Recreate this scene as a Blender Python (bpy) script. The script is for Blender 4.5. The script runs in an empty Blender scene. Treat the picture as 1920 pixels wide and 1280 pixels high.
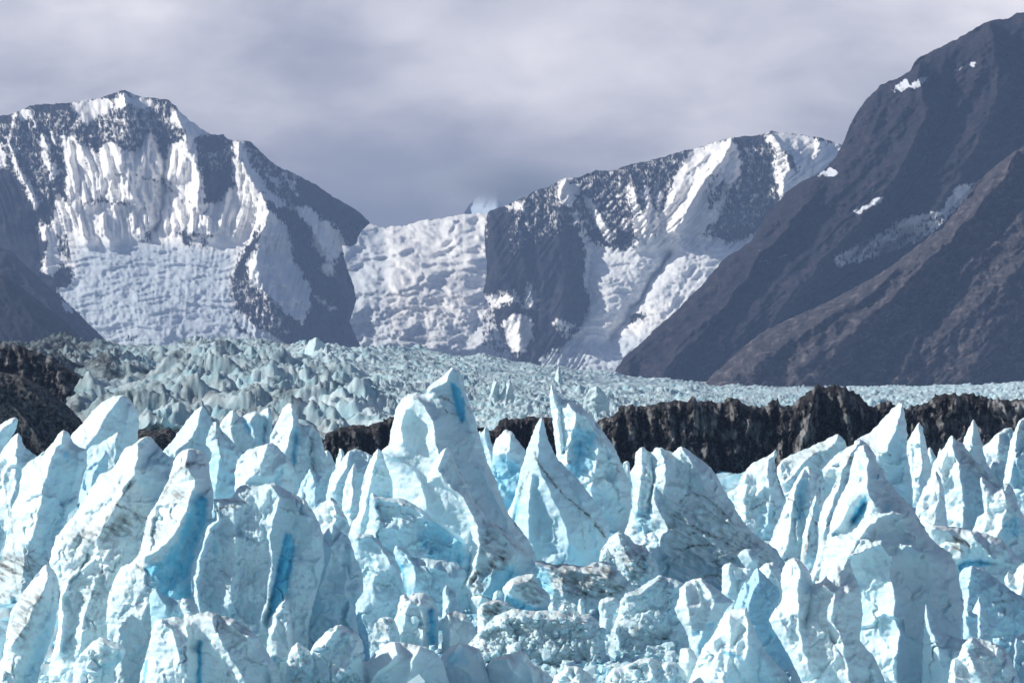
import bpy, math, random
import numpy as np
C = bpy.context.scene.collection
R = math.radians
HF = R(16.0)
K = 2*math.tan(HF/2)/1920.0            # metres per photo-pixel per metre of distance
def PX(x, D): return (x-960.0)*K*D
def PZ(y, D): return (640.0-y)*K*D
def DIST(yb): return 480.0+(1290.0-yb)*0.82
# ------------------------------------------------------------------ noise
def _h(ix, iy, s):
    n = (ix.astype(np.int64)*374761393 + iy.astype(np.int64)*668265263 + s*1274126177) & 0xFFFFFFFF
    n = ((n ^ (n >> 13))*1274126177) & 0xFFFFFFFF
    n = n ^ (n >> 16)
    return (n & 0xFFFFFF)/float(0xFFFFFF)
def perlin(x, y, s=0):
    ix = np.floor(x); iy = np.floor(y); fx = x-ix; fy = y-iy
    u = fx*fx*fx*(fx*(fx*6-15)+10); v = fy*fy*fy*(fy*(fy*6-15)+10)
    def g(dx, dy):
        a = _h(ix+dx, iy+dy, s)*2*math.pi
        return np.cos(a)*(fx-dx)+np.sin(a)*(fy-dy)
    a = g(0,0)+(g(1,0)-g(0,0))*u; b = g(0,1)+(g(1,1)-g(0,1))*u
    return (a+(b-a)*v)*1.5
def fbm(x, y, s=0, o=4, gain=.5):
    t = 0; a = 1.0; f = 1.0
    for i in range(o):
        t = t+a*perlin(x*f+i*17.3, y*f-i*9.1, s+i*31); a *= gain; f *= 2.03
    return t
def ridged(x, y, s=0, o=4, gain=.5):
    t = 0; a = 1.0; f = 1.0
    for i in range(o):
        t = t+a*(1-2*np.abs(perlin(x*f+i*13.7, y*f+i*5.9, s+i*47))); a *= gain; f *= 2.07
    return t
def worley(x, y, s=0):
    ix = np.floor(x); iy = np.floor(y)
    d1 = np.full(np.shape(x), 9.0); d2 = d1.copy(); idv = np.zeros(np.shape(x)); vx = idv.copy(); vy = idv.copy()
    for a in (-1,0,1):
        for b in (-1,0,1):
            cx = ix+a; cy = iy+b
            px = cx+_h(cx,cy,s); py = cy+_h(cx,cy,s+91)
            d = np.hypot(px-x, py-y); m = d < d1
            d2 = np.where(m, d1, np.minimum(d2, d)); idv = np.where(m, _h(cx,cy,s+7), idv)
            vx = np.where(m, x-px, vx); vy = np.where(m, y-py, vy); d1 = np.where(m, d, d1)
    return d1, d2, idv, vx, vy
def sst(a, b, x):
    t = np.clip((x-a)/(b-a), 0, 1); return t*t*(3-2*t)
# ------------------------------------------------------------------ 2-d geometry
def seg_dist(X, Y, pts, vals=None, nearest=False):
    best = np.full(X.shape, 1e9); hv = np.zeros(X.shape); nx = np.zeros(X.shape); ny = np.zeros(X.shape)
    P = np.array([p[:2] for p in pts], float)
    if len(P) == 1: P = np.vstack([P, P+[0.01,0.01]])
    for i in range(len(P)-1):
        ax, ay = P[i]; bx, by = P[i+1]; dx = bx-ax; dy = by-ay; L = dx*dx+dy*dy+1e-9
        t = np.clip(((X-ax)*dx+(Y-ay)*dy)/L, 0, 1)
        qx = ax+t*dx; qy = ay+t*dy
        d = np.hypot(X-qx, Y-qy); m = d < best
        best = np.where(m, d, best)
        if nearest: nx = np.where(m, qx, nx); ny = np.where(m, qy, ny)
        if vals is not None:
            j = min(i+1, len(vals)-1)
            hv = np.where(m, vals[min(i, len(vals)-1)]*(1-t)+vals[j]*t, hv)
    return best, hv, nx, ny
def inside(X, Y, pts):
    r = np.zeros(X.shape, bool); n = len(pts)
    for i in range(n):
        x1, y1 = pts[i][:2]; x2, y2 = pts[(i+1) % n][:2]
        if y1 == y2: continue
        c = ((y1 > Y) != (y2 > Y)) & (X < (x2-x1)*(Y-y1)/(y2-y1)+x1)
        r ^= c
    return r
def polymask(X, Y, pts, soft=3.0):
    xs = [p[0] for p in pts]; ys = [p[1] for p in pts]; m = soft*2+2
    out = np.zeros(X.shape)
    sel = (X > min(xs)-m) & (X < max(xs)+m) & (Y > min(ys)-m) & (Y < max(ys)+m)
    if not sel.any(): return out
    x = X[sel]; y = Y[sel]
    d, _, _, _ = seg_dist(x, y, list(pts)+[pts[0]])
    sd = np.where(inside(x, y, pts), d, -d)
    out[sel] = np.clip(.5+sd/(2*soft), 0, 1)
    return out
def rough_line(pts, step, amp, seed, fr=9.0):
    P = np.array(pts, float); out = [P[0]]
    for i in range(len(P)-1):
        L = np.hypot(*(P[i+1]-P[i])); n = max(1, int(L/step))
        for k in range(1, n+1): out.append(P[i]+(P[i+1]-P[i])*k/n)
    Q = np.array(out)
    S = Q.copy()                                   # soften corners a little
    S[1:-1] = Q[1:-1]*.6+.2*(Q[:-2]+Q[2:])
    s = np.concatenate([[0], np.cumsum(np.hypot(*(np.diff(S, axis=0).T)))])
    z = np.zeros_like(s)
    S[:,0] += amp*fbm(s/fr, z+.37, seed, 3, .6); S[:,1] += amp*fbm(s/fr, z+5.7, seed+5, 3, .6)
    return S
# ------------------------------------------------------------------ mesh
def link_mesh(name, co, faces, mat, loc=(0,0,0), attrs=None, smooth=True):
    co = np.asarray(co, np.float32); 
    me = bpy.data.meshes.new(name); nv = len(co)
    me.vertices.add(nv); me.vertices.foreach_set('co', co.ravel())
    qs, ts = faces
    nl = len(qs)*4+len(ts)*3; nf = len(qs)+len(ts)
    idx = np.concatenate([np.asarray(qs, np.int32).ravel(), np.asarray(ts, np.int32).ravel()]).astype(np.int32)
    st = np.concatenate([np.arange(len(qs))*4, len(qs)*4+np.arange(len(ts))*3]).astype(np.int32)
    me.loops.add(nl); me.polygons.add(nf)
    me.loops.foreach_set('vertex_index', idx); me.polygons.foreach_set('loop_start', st)
    me.update(calc_edges=True)
    me.validate(clean_customdata=False)
    me.polygons.foreach_set('use_smooth', np.full(len(me.polygons), smooth, bool))
    for k, v in (attrs or {}).items():
        a = me.attributes.new(k, 'FLOAT', 'POINT'); a.data.foreach_set('value', np.asarray(v, np.float32))
    me.materials.append(mat)
    o = bpy.data.objects.new(name, me); C.objects.link(o); o.location = loc
    return o
def tag(o, label, cat=None, group=None, kind=None):
    o['label'] = label
    if cat: o['category'] = cat
    if group: o['group'] = group
    if kind: o['kind'] = kind
    return o
def ribs(lst, w0, w1, A, jit=3.0, sd=700):
    '''tent shaped spurs: each starts as a point and widens downwards'''
    def f(x, y, em):
        jx = x+jit*fbm(x/22, y/30, sd, 3); jy = y+jit*fbm(x/22+8, y/30, sd+1, 3); out = np.zeros(x.shape)
        for k, pts in enumerate(lst):
            d, t, _, _ = seg_dist(jx, jy, pts, list(np.linspace(0, 1, len(pts))))
            w = w0+(w1-w0)*t; out = np.maximum(out, A*(.35+.65*np.sqrt(t))*np.clip(1-d/w, 0, 1)*sst(0, .12, 1.12-t))
        return out*em
    return f
_seed = [11]; FRONT = {}
def relief(name, outline, D, feats, mat, step=2.0, dome=3.0, domeR=16.0, p=1.05, hs=1.25, wbase=14.0, facet=1.15, warp=3.0, wsc=28.0,
           noise=(6.0, 1.5, .45), nscale=(42.0, 13.0, 4.0), back=.8, edge=1.0, blue=(), veins=(), dirt=(), dirt0=0.0,
           blue0=0.0, tilt=0.0, extra=None, basey=None, masks=None, strat=0.0, sdir=(.35,1.0), seed=None, rough=0.0, backmax=120., calm=None, efr=9.0):
    """A closed solid standing at distance D whose outline and crests are given in photo units (converted to metres)."""
    if seed is None: _seed[0] += 13; seed = _seed[0]
    op = rough_line(outline, max(3.0, step*1.4), edge, seed, efr)
    op[0] = outline[0]; op[-1] = outline[-1]
    x0, y0 = op.min(0)-step*2; x1, y1 = op.max(0)+step*2
    nx = int((x1-x0)/step)+2; ny = int((y1-y0)/step)+2
    X, Y = np.meshgrid(x0+np.arange(nx)*step, y0+np.arange(ny)*step)
    ins = inside(X, Y, op)
    q = ins[:-1,:-1].astype(int)+ins[1:,:-1]+ins[:-1,1:]+ins[1:,1:]
    keep = q >= 1
    used = np.zeros(X.shape, bool)
    used[:-1,:-1] |= keep; used[1:,:-1] |= keep; used[:-1,1:] |= keep; used[1:,1:] |= keep
    closed = np.vstack([op, op[:1]])
    u = np.where(used.ravel())[0]
    x = X.ravel()[u].copy(); y = Y.ravel()[u].copy(); inn = ins.ravel()[u]
    dall, _, qx, qy = seg_dist(x, y, closed, nearest=True)
    snap = (~inn) | (dall < step*.35)
    x[snap] = qx[snap]; y[snap] = qy[snap]
    do, _, _, _ = seg_dist(x, y, op)
    onedge = do < 1e-3
    wx = x+warp*fbm(x/wsc, y/wsc, seed+3, 3); wy = y+warp*fbm(x/wsc+40, y/wsc, seed+4, 3)
    dw, _, _, _ = seg_dist(wx, wy, op); dw = np.minimum(dw, do*1.6+.01)
    num = np.zeros(x.shape); wsum = np.full(x.shape, 1e-6); roof = np.zeros(x.shape)
    for f in feats:
        hraw = f[0]; pts = f[1]
        hv0 = list(hraw) if isinstance(hraw, (list, tuple)) else [hraw]
        if len(hv0) == 1: hv0 = hv0*len(pts)
        pw = f[2] if len(f) > 2 else 1.0
        d, hv, _, _ = seg_dist(wx, wy, pts, hv0)
        w = pw/np.maximum(d, 1.0)**p
        num += w*hv*hs; wsum += w
        roof += np.maximum(hv*hs*dw/(dw+d+.5), 0)**5
    roof = roof**.2
    F = num/(wsum+1.0/np.maximum(dw, .35)**p); wb = 1.0/wbase**p
    rel = (roof*wb+F*wsum)/(wb+wsum)
    rel += dome*(1-np.exp(-do/domeR))
    em0 = np.clip(do/9.0, 0, 1); em = em0*(calm(x, y) if calm is not None else 1.0)
    n1, n2, n3 = noise; s1, s2, s3 = nscale
    rel += em*n1*fbm(x/s1, y/s1, seed+1, 3)
    rel += em*n2*(ridged(x/s2, y/s2*.8, seed+2, 3)-.6)
    rel += np.clip(do/3, 0, 1)*n3*fbm(x/s3, y/s3, seed+6, 2)
    if facet:
        for (fs, fa, k) in ((50.0, .34, 61), (20.0, .15, 62)):
            ux = x+fs*.35*fbm(x/(fs*.8), y/(fs*.8), seed+k, 3); uy = y+fs*.35*fbm(x/(fs*.8)+9, y/(fs*.8), seed+k+1, 3)
            g1, g2, gi, gx, gy = worley(ux/fs, uy/(fs*1.35), seed+k+2)
            ta = gi*6.283*5; rel += em*facet*fa*fs*(gx*np.cos(ta)+gy*np.sin(ta))*np.clip((g2-g1)*8, 0, 1)
    if rough:
        w1, w2, idv, vx, vy = worley(x/11, y/9, seed+9); v1, v2, idw, _, _ = worley(x/5, y/4.4, seed+10)
        rel += em*rough*((1-w1*w1)*6*(.5+idv)+(1-v1)*3*(.4+idw)-5)
    if strat:
        a, b = sdir; L = math.hypot(a, b); a /= L; b /= L
        sc = (x*b-y*a)+6*fbm(x/60, y/60, seed+8, 2); al = x*a+y*b
        rel += em*strat*(ridged(sc/7.0, al/70.0, seed+12, 3)-.6)
    if extra is not None: rel += extra(x, y, em0)
    rel = np.maximum(rel, 0)*np.where(onedge, 0, 1)
    bk = np.minimum(back*do, backmax)+em*2*fbm(x/30, y/30, seed+20, 2); bk = np.maximum(bk, 0)*np.where(onedge, 0, 1)
    # attributes
    bl = np.full(x.shape, float(blue0)); di = np.full(x.shape, float(dirt0))
    jx = x+2.5*fbm(x/9, y/9, seed+14, 2); jy = y+2.5*fbm(x/9+9, y/9, seed+15, 2)
    for b in blue:
        sf = (b[2] if len(b) > 2 else 6.0); tx = np.clip(.9+.3*fbm(x/12, y/24, seed+19, 3), .5, 1.1) if b[0] < .99 else 1.0
        bl = np.maximum(bl, b[0]*tx*polymask(jx+sf*.5*fbm(x/16, y/16, seed+22, 3), jy+sf*.5*fbm(x/16+5, y/16, seed+23, 3), b[1], sf*.55))
    for b in dirt:
        nz = np.clip(.55+.8*fbm((x+y*.5)/26, (y-x*.5)/9, seed+16, 3), 0, 1.2)
        di = np.maximum(di, min(1., b[0]*1.35)*nz*polymask(jx, jy, b[1], b[2] if len(b) > 2 else 10.0))
    for v in veins:
        st, wd, pts = v
        d, _, _, _ = seg_dist(jx, jy, pts)
        brk = np.clip(.75+.8*fbm(x/12, y/12, seed+17, 2), 0.1, 1)
        halo = .35*np.exp(-(d/(wd*3.2))**2)*np.clip(.3+fbm(x/8, y/8, seed+18, 2), 0, 1)
        di = np.maximum(di, st*(np.exp(-(d/wd)**2)*brk+halo))
    at = {'blue': bl, 'dirt': di}
    for k, fn in (masks or {}).items(): at[k] = fn(x, y)
    s = K*D
    gz = PZ(basey, D) if basey is not None else PZ(outline[0][1], D)
    cx = .5*(op[:,0].min()+op[:,0].max())
    lx = (x-cx)*s; lz = (640-y)*s-gz
    n = len(x)
    if tilt:                                   # a face that leans back: trace it onto the leaning plane
        a_ = (640-y)*K; zz = a_*(D-tilt*gz)/(1-a_*tilt); lz = zz-gz; lx = (x-960)*K*(D+tilt*lz)-PX(cx, D)
    dep = D+tilt*lz-rel*s                      # crests are placed where they stand, at their own distance
    fr = np.stack([(x-960)*K*dep-PX(cx, D), dep-D, (640-y)*K*dep-gz], 1)
    bkv = np.stack([lx, bk*s + tilt*lz, lz], 1)
    bi = np.where(onedge, np.arange(n), np.arange(n)+n)
    allv = np.vstack([fr, bkv])
    idm = np.full(X.size, -1); idm[u] = np.arange(n); idm = idm.reshape(X.shape)
    a = idm[:-1,:-1][keep]; b = idm[:-1,1:][keep]; c = idm[1:,1:][keep]; d = idm[1:,:-1][keep]
    qf = np.stack([a, d, c, b], 1)                       # front faces look towards -Y
    qb = np.stack([bi[a], bi[b], bi[c], bi[d]], 1)
    qs = np.vstack([qf, qb])
    # compact
    ref = np.unique(qs); mp = np.full(2*n, -1); mp[ref] = np.arange(len(ref))
    at2 = {k: np.concatenate([v, v])[ref] for k, v in at.items()}
    FRONT[name+str(seed)] = (fr[em > .3]+np.array([PX(cx, D), D, gz]), x[em > .3], y[em > .3], rough)
    return link_mesh(name, allv[ref], (mp[qs], np.zeros((0,3), int)), mat, (PX(cx, D), D, gz), at2)
# ------------------------------------------------------------------ materials
class NT:
    def __init__(s, mat): s.t = mat.node_tree; s.n = s.t.nodes; s.l = s.t.links
    def a(s, t, **kw):
        n = s.n.new(t)
        for k, v in kw.items():
            if k.startswith('i_'):
                key = k[2:]; key = int(key) if key.isdigit() else key.replace('_', ' ')
                n.inputs[key].default_value = v
            else: setattr(n, k, v)
        return n
    def k(s, a, ai, b, bi): s.l.new(a.outputs[ai], b.inputs[bi])
    def val(s, n, i, v):
        if isinstance(v, tuple) and hasattr(v[0], 'outputs'): s.l.new(v[0].outputs[v[1]], n.inputs[i])
        else: n.inputs[i].default_value = v
    def math(s, op, a, b=0.0, clamp=False):
        n = s.a('ShaderNodeMath', operation=op, use_clamp=clamp); s.val(n, 0, a); s.val(n, 1, b); return (n, 0)
    def mix(s, f, a, b, blend='MIX'):
        n = s.a('ShaderNodeMix', data_type='RGBA', blend_type=blend)
        s.val(n, 0, f); s.val(n, 6, a); s.val(n, 7, b); return (n, 2)
    def noise(s, vec, scale, detail=4, rough=.55, dist=0.0):
        n = s.a('ShaderNodeTexNoise'); n.inputs['Scale'].default_value = scale; n.inputs['Detail'].default_value = detail
        n.inputs['Roughness'].default_value = rough; n.inputs['Distortion'].default_value = dist
        if vec: s.val(n, 'Vector', vec)
        return (n, 0)
    def mapv(s, vec, sc=(1,1,1), rot=(0,0,0)):
        n = s.a('ShaderNodeMapping'); n.inputs['Scale'].default_value = sc; n.inputs['Rotation'].default_value = rot
        s.val(n, 'Vector', vec); return (n, 0)
    def ramp(s, f, stops):
        n = s.a('ShaderNodeValToRGB'); s.val(n, 0, f); e = n.color_ramp.elements
        while len(e) < len(stops): e.new(.5)
        for q, (p, c) in zip(e, stops): q.position = p; q.color = c if len(c) == 4 else (*c, 1)
        return (n, 0)
def new_mat(name):
    m = bpy.data.materials.new(name); m.use_nodes = True; nt = NT(m)
    for n in list(nt.n): nt.n.remove(n)
    b = nt.a('ShaderNodeBsdfPrincipled'); o = nt.a('ShaderNodeOutputMaterial'); nt.k(b, 0, o, 0)
    tc = nt.a('ShaderNodeTexCoord'); return m, nt, b, (tc, 'Object')
def ice_mat(name, white=(.80,.885,.915), cy=(.33,.72,.87), grain=1.0, dirtc=(.10,.085,.075), base_noise=.25, sss=.0, gs=1.0, dmax=.92, spec=.35, grime=.22):
    m, nt, b, oc = new_mat(name)
    bl = nt.a('ShaderNodeAttribute', attribute_name='blue'); di = nt.a('ShaderNodeAttribute', attribute_name='dirt')
    n1 = nt.noise(oc, .16*gs, 4, .6); n2 = nt.noise(oc, 1.0*gs, 4, .55, .15); n3 = nt.noise(oc, 4.0*gs, 4, .7)
    v1 = nt.math('MULTIPLY', nt.math('SUBTRACT', n1, .42), base_noise*3.2, True)
    v2 = nt.math('MULTIPLY', nt.math('SUBTRACT', n2, .56), base_noise*3.0, True)
    f = nt.math('ADD', nt.math('ADD', (bl, 'Fac'), nt.math('MULTIPLY', v1, .55)), nt.math('MULTIPLY', v2, .6), True)
    mid = tuple(cy[i]*.55+white[i]*.42 for i in range(3))
    col = nt.ramp(f, [(0, white), (.55, mid), (1, cy)])
    # faint grime: thin wavy streaks, brownish
    st = nt.noise(nt.mapv(oc, (.25*gs, .25*gs, .9*gs), (.4, .55, 0)), 1.0, 6, .7, 1.2)
    s2 = nt.ramp(st, [(.56, (0,0,0)), (.74, (1,1,1))])
    gr = nt.math('MULTIPLY', s2, nt.math('MULTIPLY', nt.math('SUBTRACT', nt.noise(oc, .045*gs, 3, .5), .4), grime*5.0, True))
    col = nt.mix(gr, col, (.42,.37,.33,1))
    dn = nt.math('ADD', (di, 'Fac'), nt.math('MULTIPLY', nt.math('SUBTRACT', n2, .5), nt.math('MULTIPLY', (di, 'Fac'), 1.6)), True)
    col = nt.mix(nt.math('MULTIPLY', dn, dmax), col, (*dirtc, 1))
    nt.val(b, 'Base Color', col)
    b.inputs['Roughness'].default_value = .62
    b.inputs['IOR'].default_value = 1.31
    b.inputs['Specular IOR Level'].default_value = spec
    if sss:
        b.inputs['Subsurface Weight'].default_value = sss; b.inputs['Subsurface Radius'].default_value = (.25, .8, 1.3)
        b.inputs['Subsurface Scale'].default_value = .35
    bp = nt.a('ShaderNodeBump'); bp.inputs['Strength'].default_value = .55*grain; bp.inputs['Distance'].default_value = .5
    hh = nt.math('ADD', nt.math('MULTIPLY', n2, .55), nt.math('MULTIPLY', n3, .38))
    nt.val(bp, 'Height', hh); nt.k(bp, 0, b, 'Normal')
    return m
def rock_mat(name, c1, c2, c3, sc=1.0, snow=True, bump=8.0, rot=(0,.6,0), stretch=(1,1,3), snowc=(.92,.905,.88), firn_shade=(.46,.54,.62)):
    m, nt, b, oc = new_mat(name)
    v = nt.mapv(oc, stretch, rot)
    n1 = nt.noise(v, .0035*sc, 8, .62, .6); n2 = nt.noise(oc, .0011*sc, 4, .5); n3 = nt.noise(oc, .03*sc, 5, .7)
    col = nt.ramp(n1, [(.32, c1), (.52, c2), (.72, c3)])
    col = nt.mix(nt.math('MULTIPLY', n2, .5), col, (*c2, 1))
    if snow:
        sn = nt.a('ShaderNodeAttribute', attribute_name='snow'); fi = nt.a('ShaderNodeAttribute', attribute_name='firn_shade')
        sc_ = nt.mix((fi, 'Fac'), (*snowc, 1), (*firn_shade, 1))  # darker snow tone, used to put shade into the colour
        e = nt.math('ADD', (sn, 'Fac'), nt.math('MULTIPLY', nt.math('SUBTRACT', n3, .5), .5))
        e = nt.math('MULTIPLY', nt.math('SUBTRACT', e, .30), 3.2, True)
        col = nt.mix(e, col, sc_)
    nt.val(b, 'Base Color', col); b.inputs['Roughness'].default_value = .9; b.inputs['Specular IOR Level'].default_value = .1
    bp = nt.a('ShaderNodeBump'); bp.inputs['Strength'].default_value = 1.0; bp.inputs['Distance'].default_value = bump*2.2
    hg = nt.math('ADD', n1, nt.math('MULTIPLY', n3, .3))
    if snow: hg = nt.math('MULTIPLY', hg, nt.math('SUBTRACT', 1.0, nt.math('MULTIPLY', e, .86)))
    nt.val(bp, 'Height', hg); nt.k(bp, 0, b, 'Normal')
    return m
M_ICE = ice_mat('ice', white=(.765,.893,.93), cy=(.20,.66,.87), grain=.8, sss=.45, base_noise=.2, grime=.26)
M_ICE2 = ice_mat('cyan_ice', white=(.70,.86,.91), cy=(.26,.68,.86))
M_OLD = ice_mat('dirty_ice', white=(.70,.76,.80), cy=(.42,.66,.76), grain=1.4, base_noise=.15)
M_FAR = ice_mat('distant_ice', white=(.68,.80,.84), cy=(.36,.64,.73), grain=1.6, gs=.5, dirtc=(.06,.065,.075))
M_MOR = ice_mat('moraine_debris', white=(.46,.46,.46), cy=(.30,.38,.44), grain=3.0, dirtc=(.011,.010,.012), base_noise=.1, dmax=.985, spec=.05)
# ------------------------------------------------------------------ the near seracs: each one a thing of its own
def P(s): return [tuple(float(v) for v in q.split(',')) for q in s.split()]
SER = []
def S(name, cat, label, yb, outline, ridges=(), **kw): SER.append((name, cat, label, yb, P(outline), [(r[0], P(r[1]))+tuple(r[2:]) for r in ridges], kw))
def B(st, s, soft=7): return (st, P(s), soft)
def V(st, w, s): return (st, w, P(s))
S('ice_spire','ice spire','small pale ice shard leaning right at the left edge of the photo',955,'-40,960 -40,825 0,796 20,784 31,781 34,787 32,800 24,815 12,832 8,860 8,960',[(22,'-20,830 10,800 24,792')])
S('ice_spire','ice spire','pointed white ice spire nearest the left edge with speckled face',1010,'-45,1040 -35,930 -12,870 0,850 12,832 25,817 35,810 40,819 44,833 52,842 62,850 70,853 66,900 45,960 40,1040',[(40,'35,811 31,850 30,900 22,950 14,1000'),(8,'55,850 50,880')],dirt=[B(.35,'34,845 60,852 62,870 40,872')])
S('ice_spire','ice spire','broad white spire left of the round dome with brown stained foot',1130,'-40,1200 -20,1100 5,1040 12,1000 17,965 25,945 35,925 38,900 42,880 50,868 73,853 85,845 100,828 110,812 121,805 130,814 140,831 150,838 162,841 164,870 152,910 146,945 128,965 124,990 120,1010 128,1080 125,1200',
 [(62,'121,806 115,830 98,857 92,880 80,920 72,960 60,1000 52,1050 45,1120'),(20,'150,850 140,900 120,960 105,1020')],
 dirt=[B(.8,'-30,1040 60,1040 68,1062 30,1085 -20,1100',12),B(.4,'-40,1090 40,1080 30,1200 -40,1200',20)],veins=[V(.7,2,'48,1045 60,1075 66,1090'),V(.6,2,'60,1050 80,1062'),V(.6,1.6,'20,960 25,1010 28,1060 30,1110'),V(.4,1.5,'92,1000 97,985 104,970'),V(.4,1.5,'118,955 120,975')],blue=[B(.5,'118,846 130,846 130,862 118,862',4),B(.2,'100,860 160,850 120,1000 70,1060 85,950',12)])
S('ice_dome','ice dome','large smooth rounded white ice dome against the brown moraine slope',940,'122,980 128,860 132,816 150,800 165,780 180,763 200,748 218,741 230,740 243,747 252,758 259,775 261,792 259,815 256,830 262,980',
 [(46,'229,741 215,760 195,785 190,800 175,820 162,836 152,870'),(30,'245,760 235,800 232,830')],dome=7,veins=[V(.5,1.4,'183,795 186,801'),V(.3,1.2,'192,812 205,822 212,816'),V(.25,1,'205,760 190,775 180,790')],noise=(2.2,0.7,0.21),facet=.35)
S('ice_shard','ice shard','thin bluish ice shard in front of the round dome',965,'150,1000 160,880 163,845 172,835 188,830 205,820 215,813 224,808 226,818 224,835 230,845 235,900 236,1000',[(26,'221,812 218,840 212,870 205,920')],blue0=.12,veins=[V(.4,1.2,'218,822 219,842')])
S('ice_shard','ice shard','small low blue shard between the broad white spire and the tall dirty veined spire',978,'144,1060 150,920 158,880 170,865 185,850 200,843 203,850 203,865 198,885 190,910 175,960 165,1060',[(22,'200,846 190,865 175,890 165,940')],blue0=.3)
S('ice_spire','ice spire','tall white spire with brown diagonal streaks, shaded on its upper right',1290,'85,1400 92,1250 100,1220 108,1180 110,1135 114,1110 109,1094 100,1080 92,1056 98,1030 105,1005 118,990 130,975 140,965 150,950 160,935 168,920 178,905 185,890 205,882 218,870 228,850 235,840 252,832 262,822 275,817 285,820 293,832 305,845 318,855 324,864 325,920 322,1000 322,1100 335,1400',
 [(92,'275,818 259,830 257,860 252,890 240,905 225,930 200,980 180,1010'),(78,'250,895 238,920 245,960 225,1000 200,1030 185,1035 160,1065 132,1085 117,1115 118,1160 112,1220'),(85,'210,1025 190,1060 175,1100 160,1150 150,1220'),(30,'165,1040 150,1075 125,1095',.7),(34,'150,1010 140,1028',.6),(70,'275,980 255,1040 235,1100 200,1160'),(40,'320,900 318,1000')],
 veins=[V(.85,2.2,'246,902 240,915 232,925 222,938 213,946 209,962 198,975 194,988'),V(.8,2,'214,945 230,950 245,956 256,966 270,970 285,972 292,980'),V(.6,1.8,'195,985 170,998 150,1004 120,1002'),V(.5,1.5,'268,1000 262,1030 257,1050'),V(.5,1.5,'150,1050 165,1030 178,1015')],
 dirt=[B(.55,'120,1005 190,985 235,960 262,975 240,1000 180,1015 130,1020',12),B(.4,'150,1120 190,1080 200,1060 190,1110 160,1150',12)],blue=[B(.25,'275,830 320,860 320,950 290,970 262,900',12)],strat=1.6,sdir=(-.6,1),noise=(6.6,1.8,0.42))
S('ice_ridge','ice ridge','low white ice ridge with crumbly brown crest at the lower left edge',1310,'-30,1420 -20,1290 5,1230 14,1175 20,1145 40,1115 55,1095 70,1075 80,1062 88,1057 100,1066 109,1084 112,1105 108,1130 105,1165 99,1190 88,1222 76,1250 66,1300 60,1420',
 [(60,'88,1060 88,1090 76,1120 60,1145 45,1180 22,1210'),(25,'100,1080 98,1130 88,1180')],dirt=[B(.55,'40,1110 75,1100 82,1125 60,1160 50,1200 35,1205 20,1190 30,1150',8)],blue=[B(.35,'90,1140 105,1120 100,1190 70,1280 40,1290 60,1220',14)],veins=[V(.6,2,'60,1150 55,1175 44,1200')])
S('ice_lump','ice block','rounded pale ice lump at the left edge beside the brown stain',1140,'-40,1190 -30,1010 -18,985 0,983 10,998 8,1020 0,1035 -6,1060 -5,1190',[(20,'-15,1000 -10,1040')],blue0=.15)
S('ice_spire','ice spire','white spire with dark cracked cap and glowing blue right flank',1304,'205,1350 205,1240 199,1160 204,1112 214,1086 228,1061 245,1055 257,1042 265,1020 270,1000 272,985 276,970 292,945 305,920 318,895 325,870 328,856 340,845 355,840 370,842 385,850 392,870 395,900 400,920 400,950 395,975 386,988 378,1010 368,1040 360,1060 358,1100 366,1130 380,1350',
 [(80,'352,845 347,872 366,898 362,920 352,950 338,982 318,1012 300,1030 272,1045'),(44,'285,1060 265,1100 250,1160'),(26,'380,930 370,980 350,1040 320,1085',1.3),(50,'290,1060 280,1110 265,1160'),(40,'330,1100 300,1150')],
 blue=[B(.85,'300,1048 330,1015 352,960 362,925 385,930 388,985 370,1030 356,1080 362,1120 320,1135 285,1100 272,1062',10),B(1,'368,940 388,930 386,990 374,1000',6)],
 veins=[V(.9,2,'356,864 345,874 332,886 322,896 314,912 303,935'),V(.8,1.8,'352,866 358,870 384,872'),V(.7,2,'352,868 350,888'),V(.8,1.8,'276,972 272,990 266,1012 260,1038'),V(.7,2,'258,1060 268,1068 276,1072'),V(.5,2,'335,925 350,935')],
 dirt=[B(.5,'320,918 350,915 345,945 322,945',8),B(.35,'275,985 320,975 300,1010 270,1015',9)],noise=(6.6,1.7,0.36),strat=1.0,sdir=(-.5,1))
S('ice_spire','ice spire','small cyan spike with a dirty notched tip beside the dark cracked spire',968,'392,1000 390,900 392,870 398,848 407,834 416,842 422,855 430,868 434,879 450,880 458,879 456,905 450,1000',[(24,'408,836 413,858 410,880 405,920'),(8,'435,885 432,930')],blue0=.35,veins=[V(.8,1.8,'413,850 417,856 418,864'),V(.4,1.5,'400,850 396,862')])
S('ice_spire','ice spire','white rounded spire with plain face in front of the dark debris',930,'298,960 302,848 320,830 335,810 345,795 358,778 370,765 380,761 388,770 397,790 399,802 397,830 402,960',[(38,'379,763 373,785 370,800 355,830 345,850'),(24,'372,800 368,850')],blue0=.08)
S('ice_spire','ice spire','grey topped spire with thin black crack beside the white rounded spire',940,'372,980 379,880 383,845 388,820 395,800 403,789 412,798 418,808 430,822 442,832 455,850 460,880 462,980',[(32,'403,791 403,812 410,832 404,860'),(12,'445,850 430,900')],veins=[V(.9,1.6,'385,820 394,812 402,808 404,822 412,834'),V(.5,1.3,'410,800 416,815 425,825')],dirt=[B(.35,'392,800 410,795 408,815 392,818',5)],blue0=.15)
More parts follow.
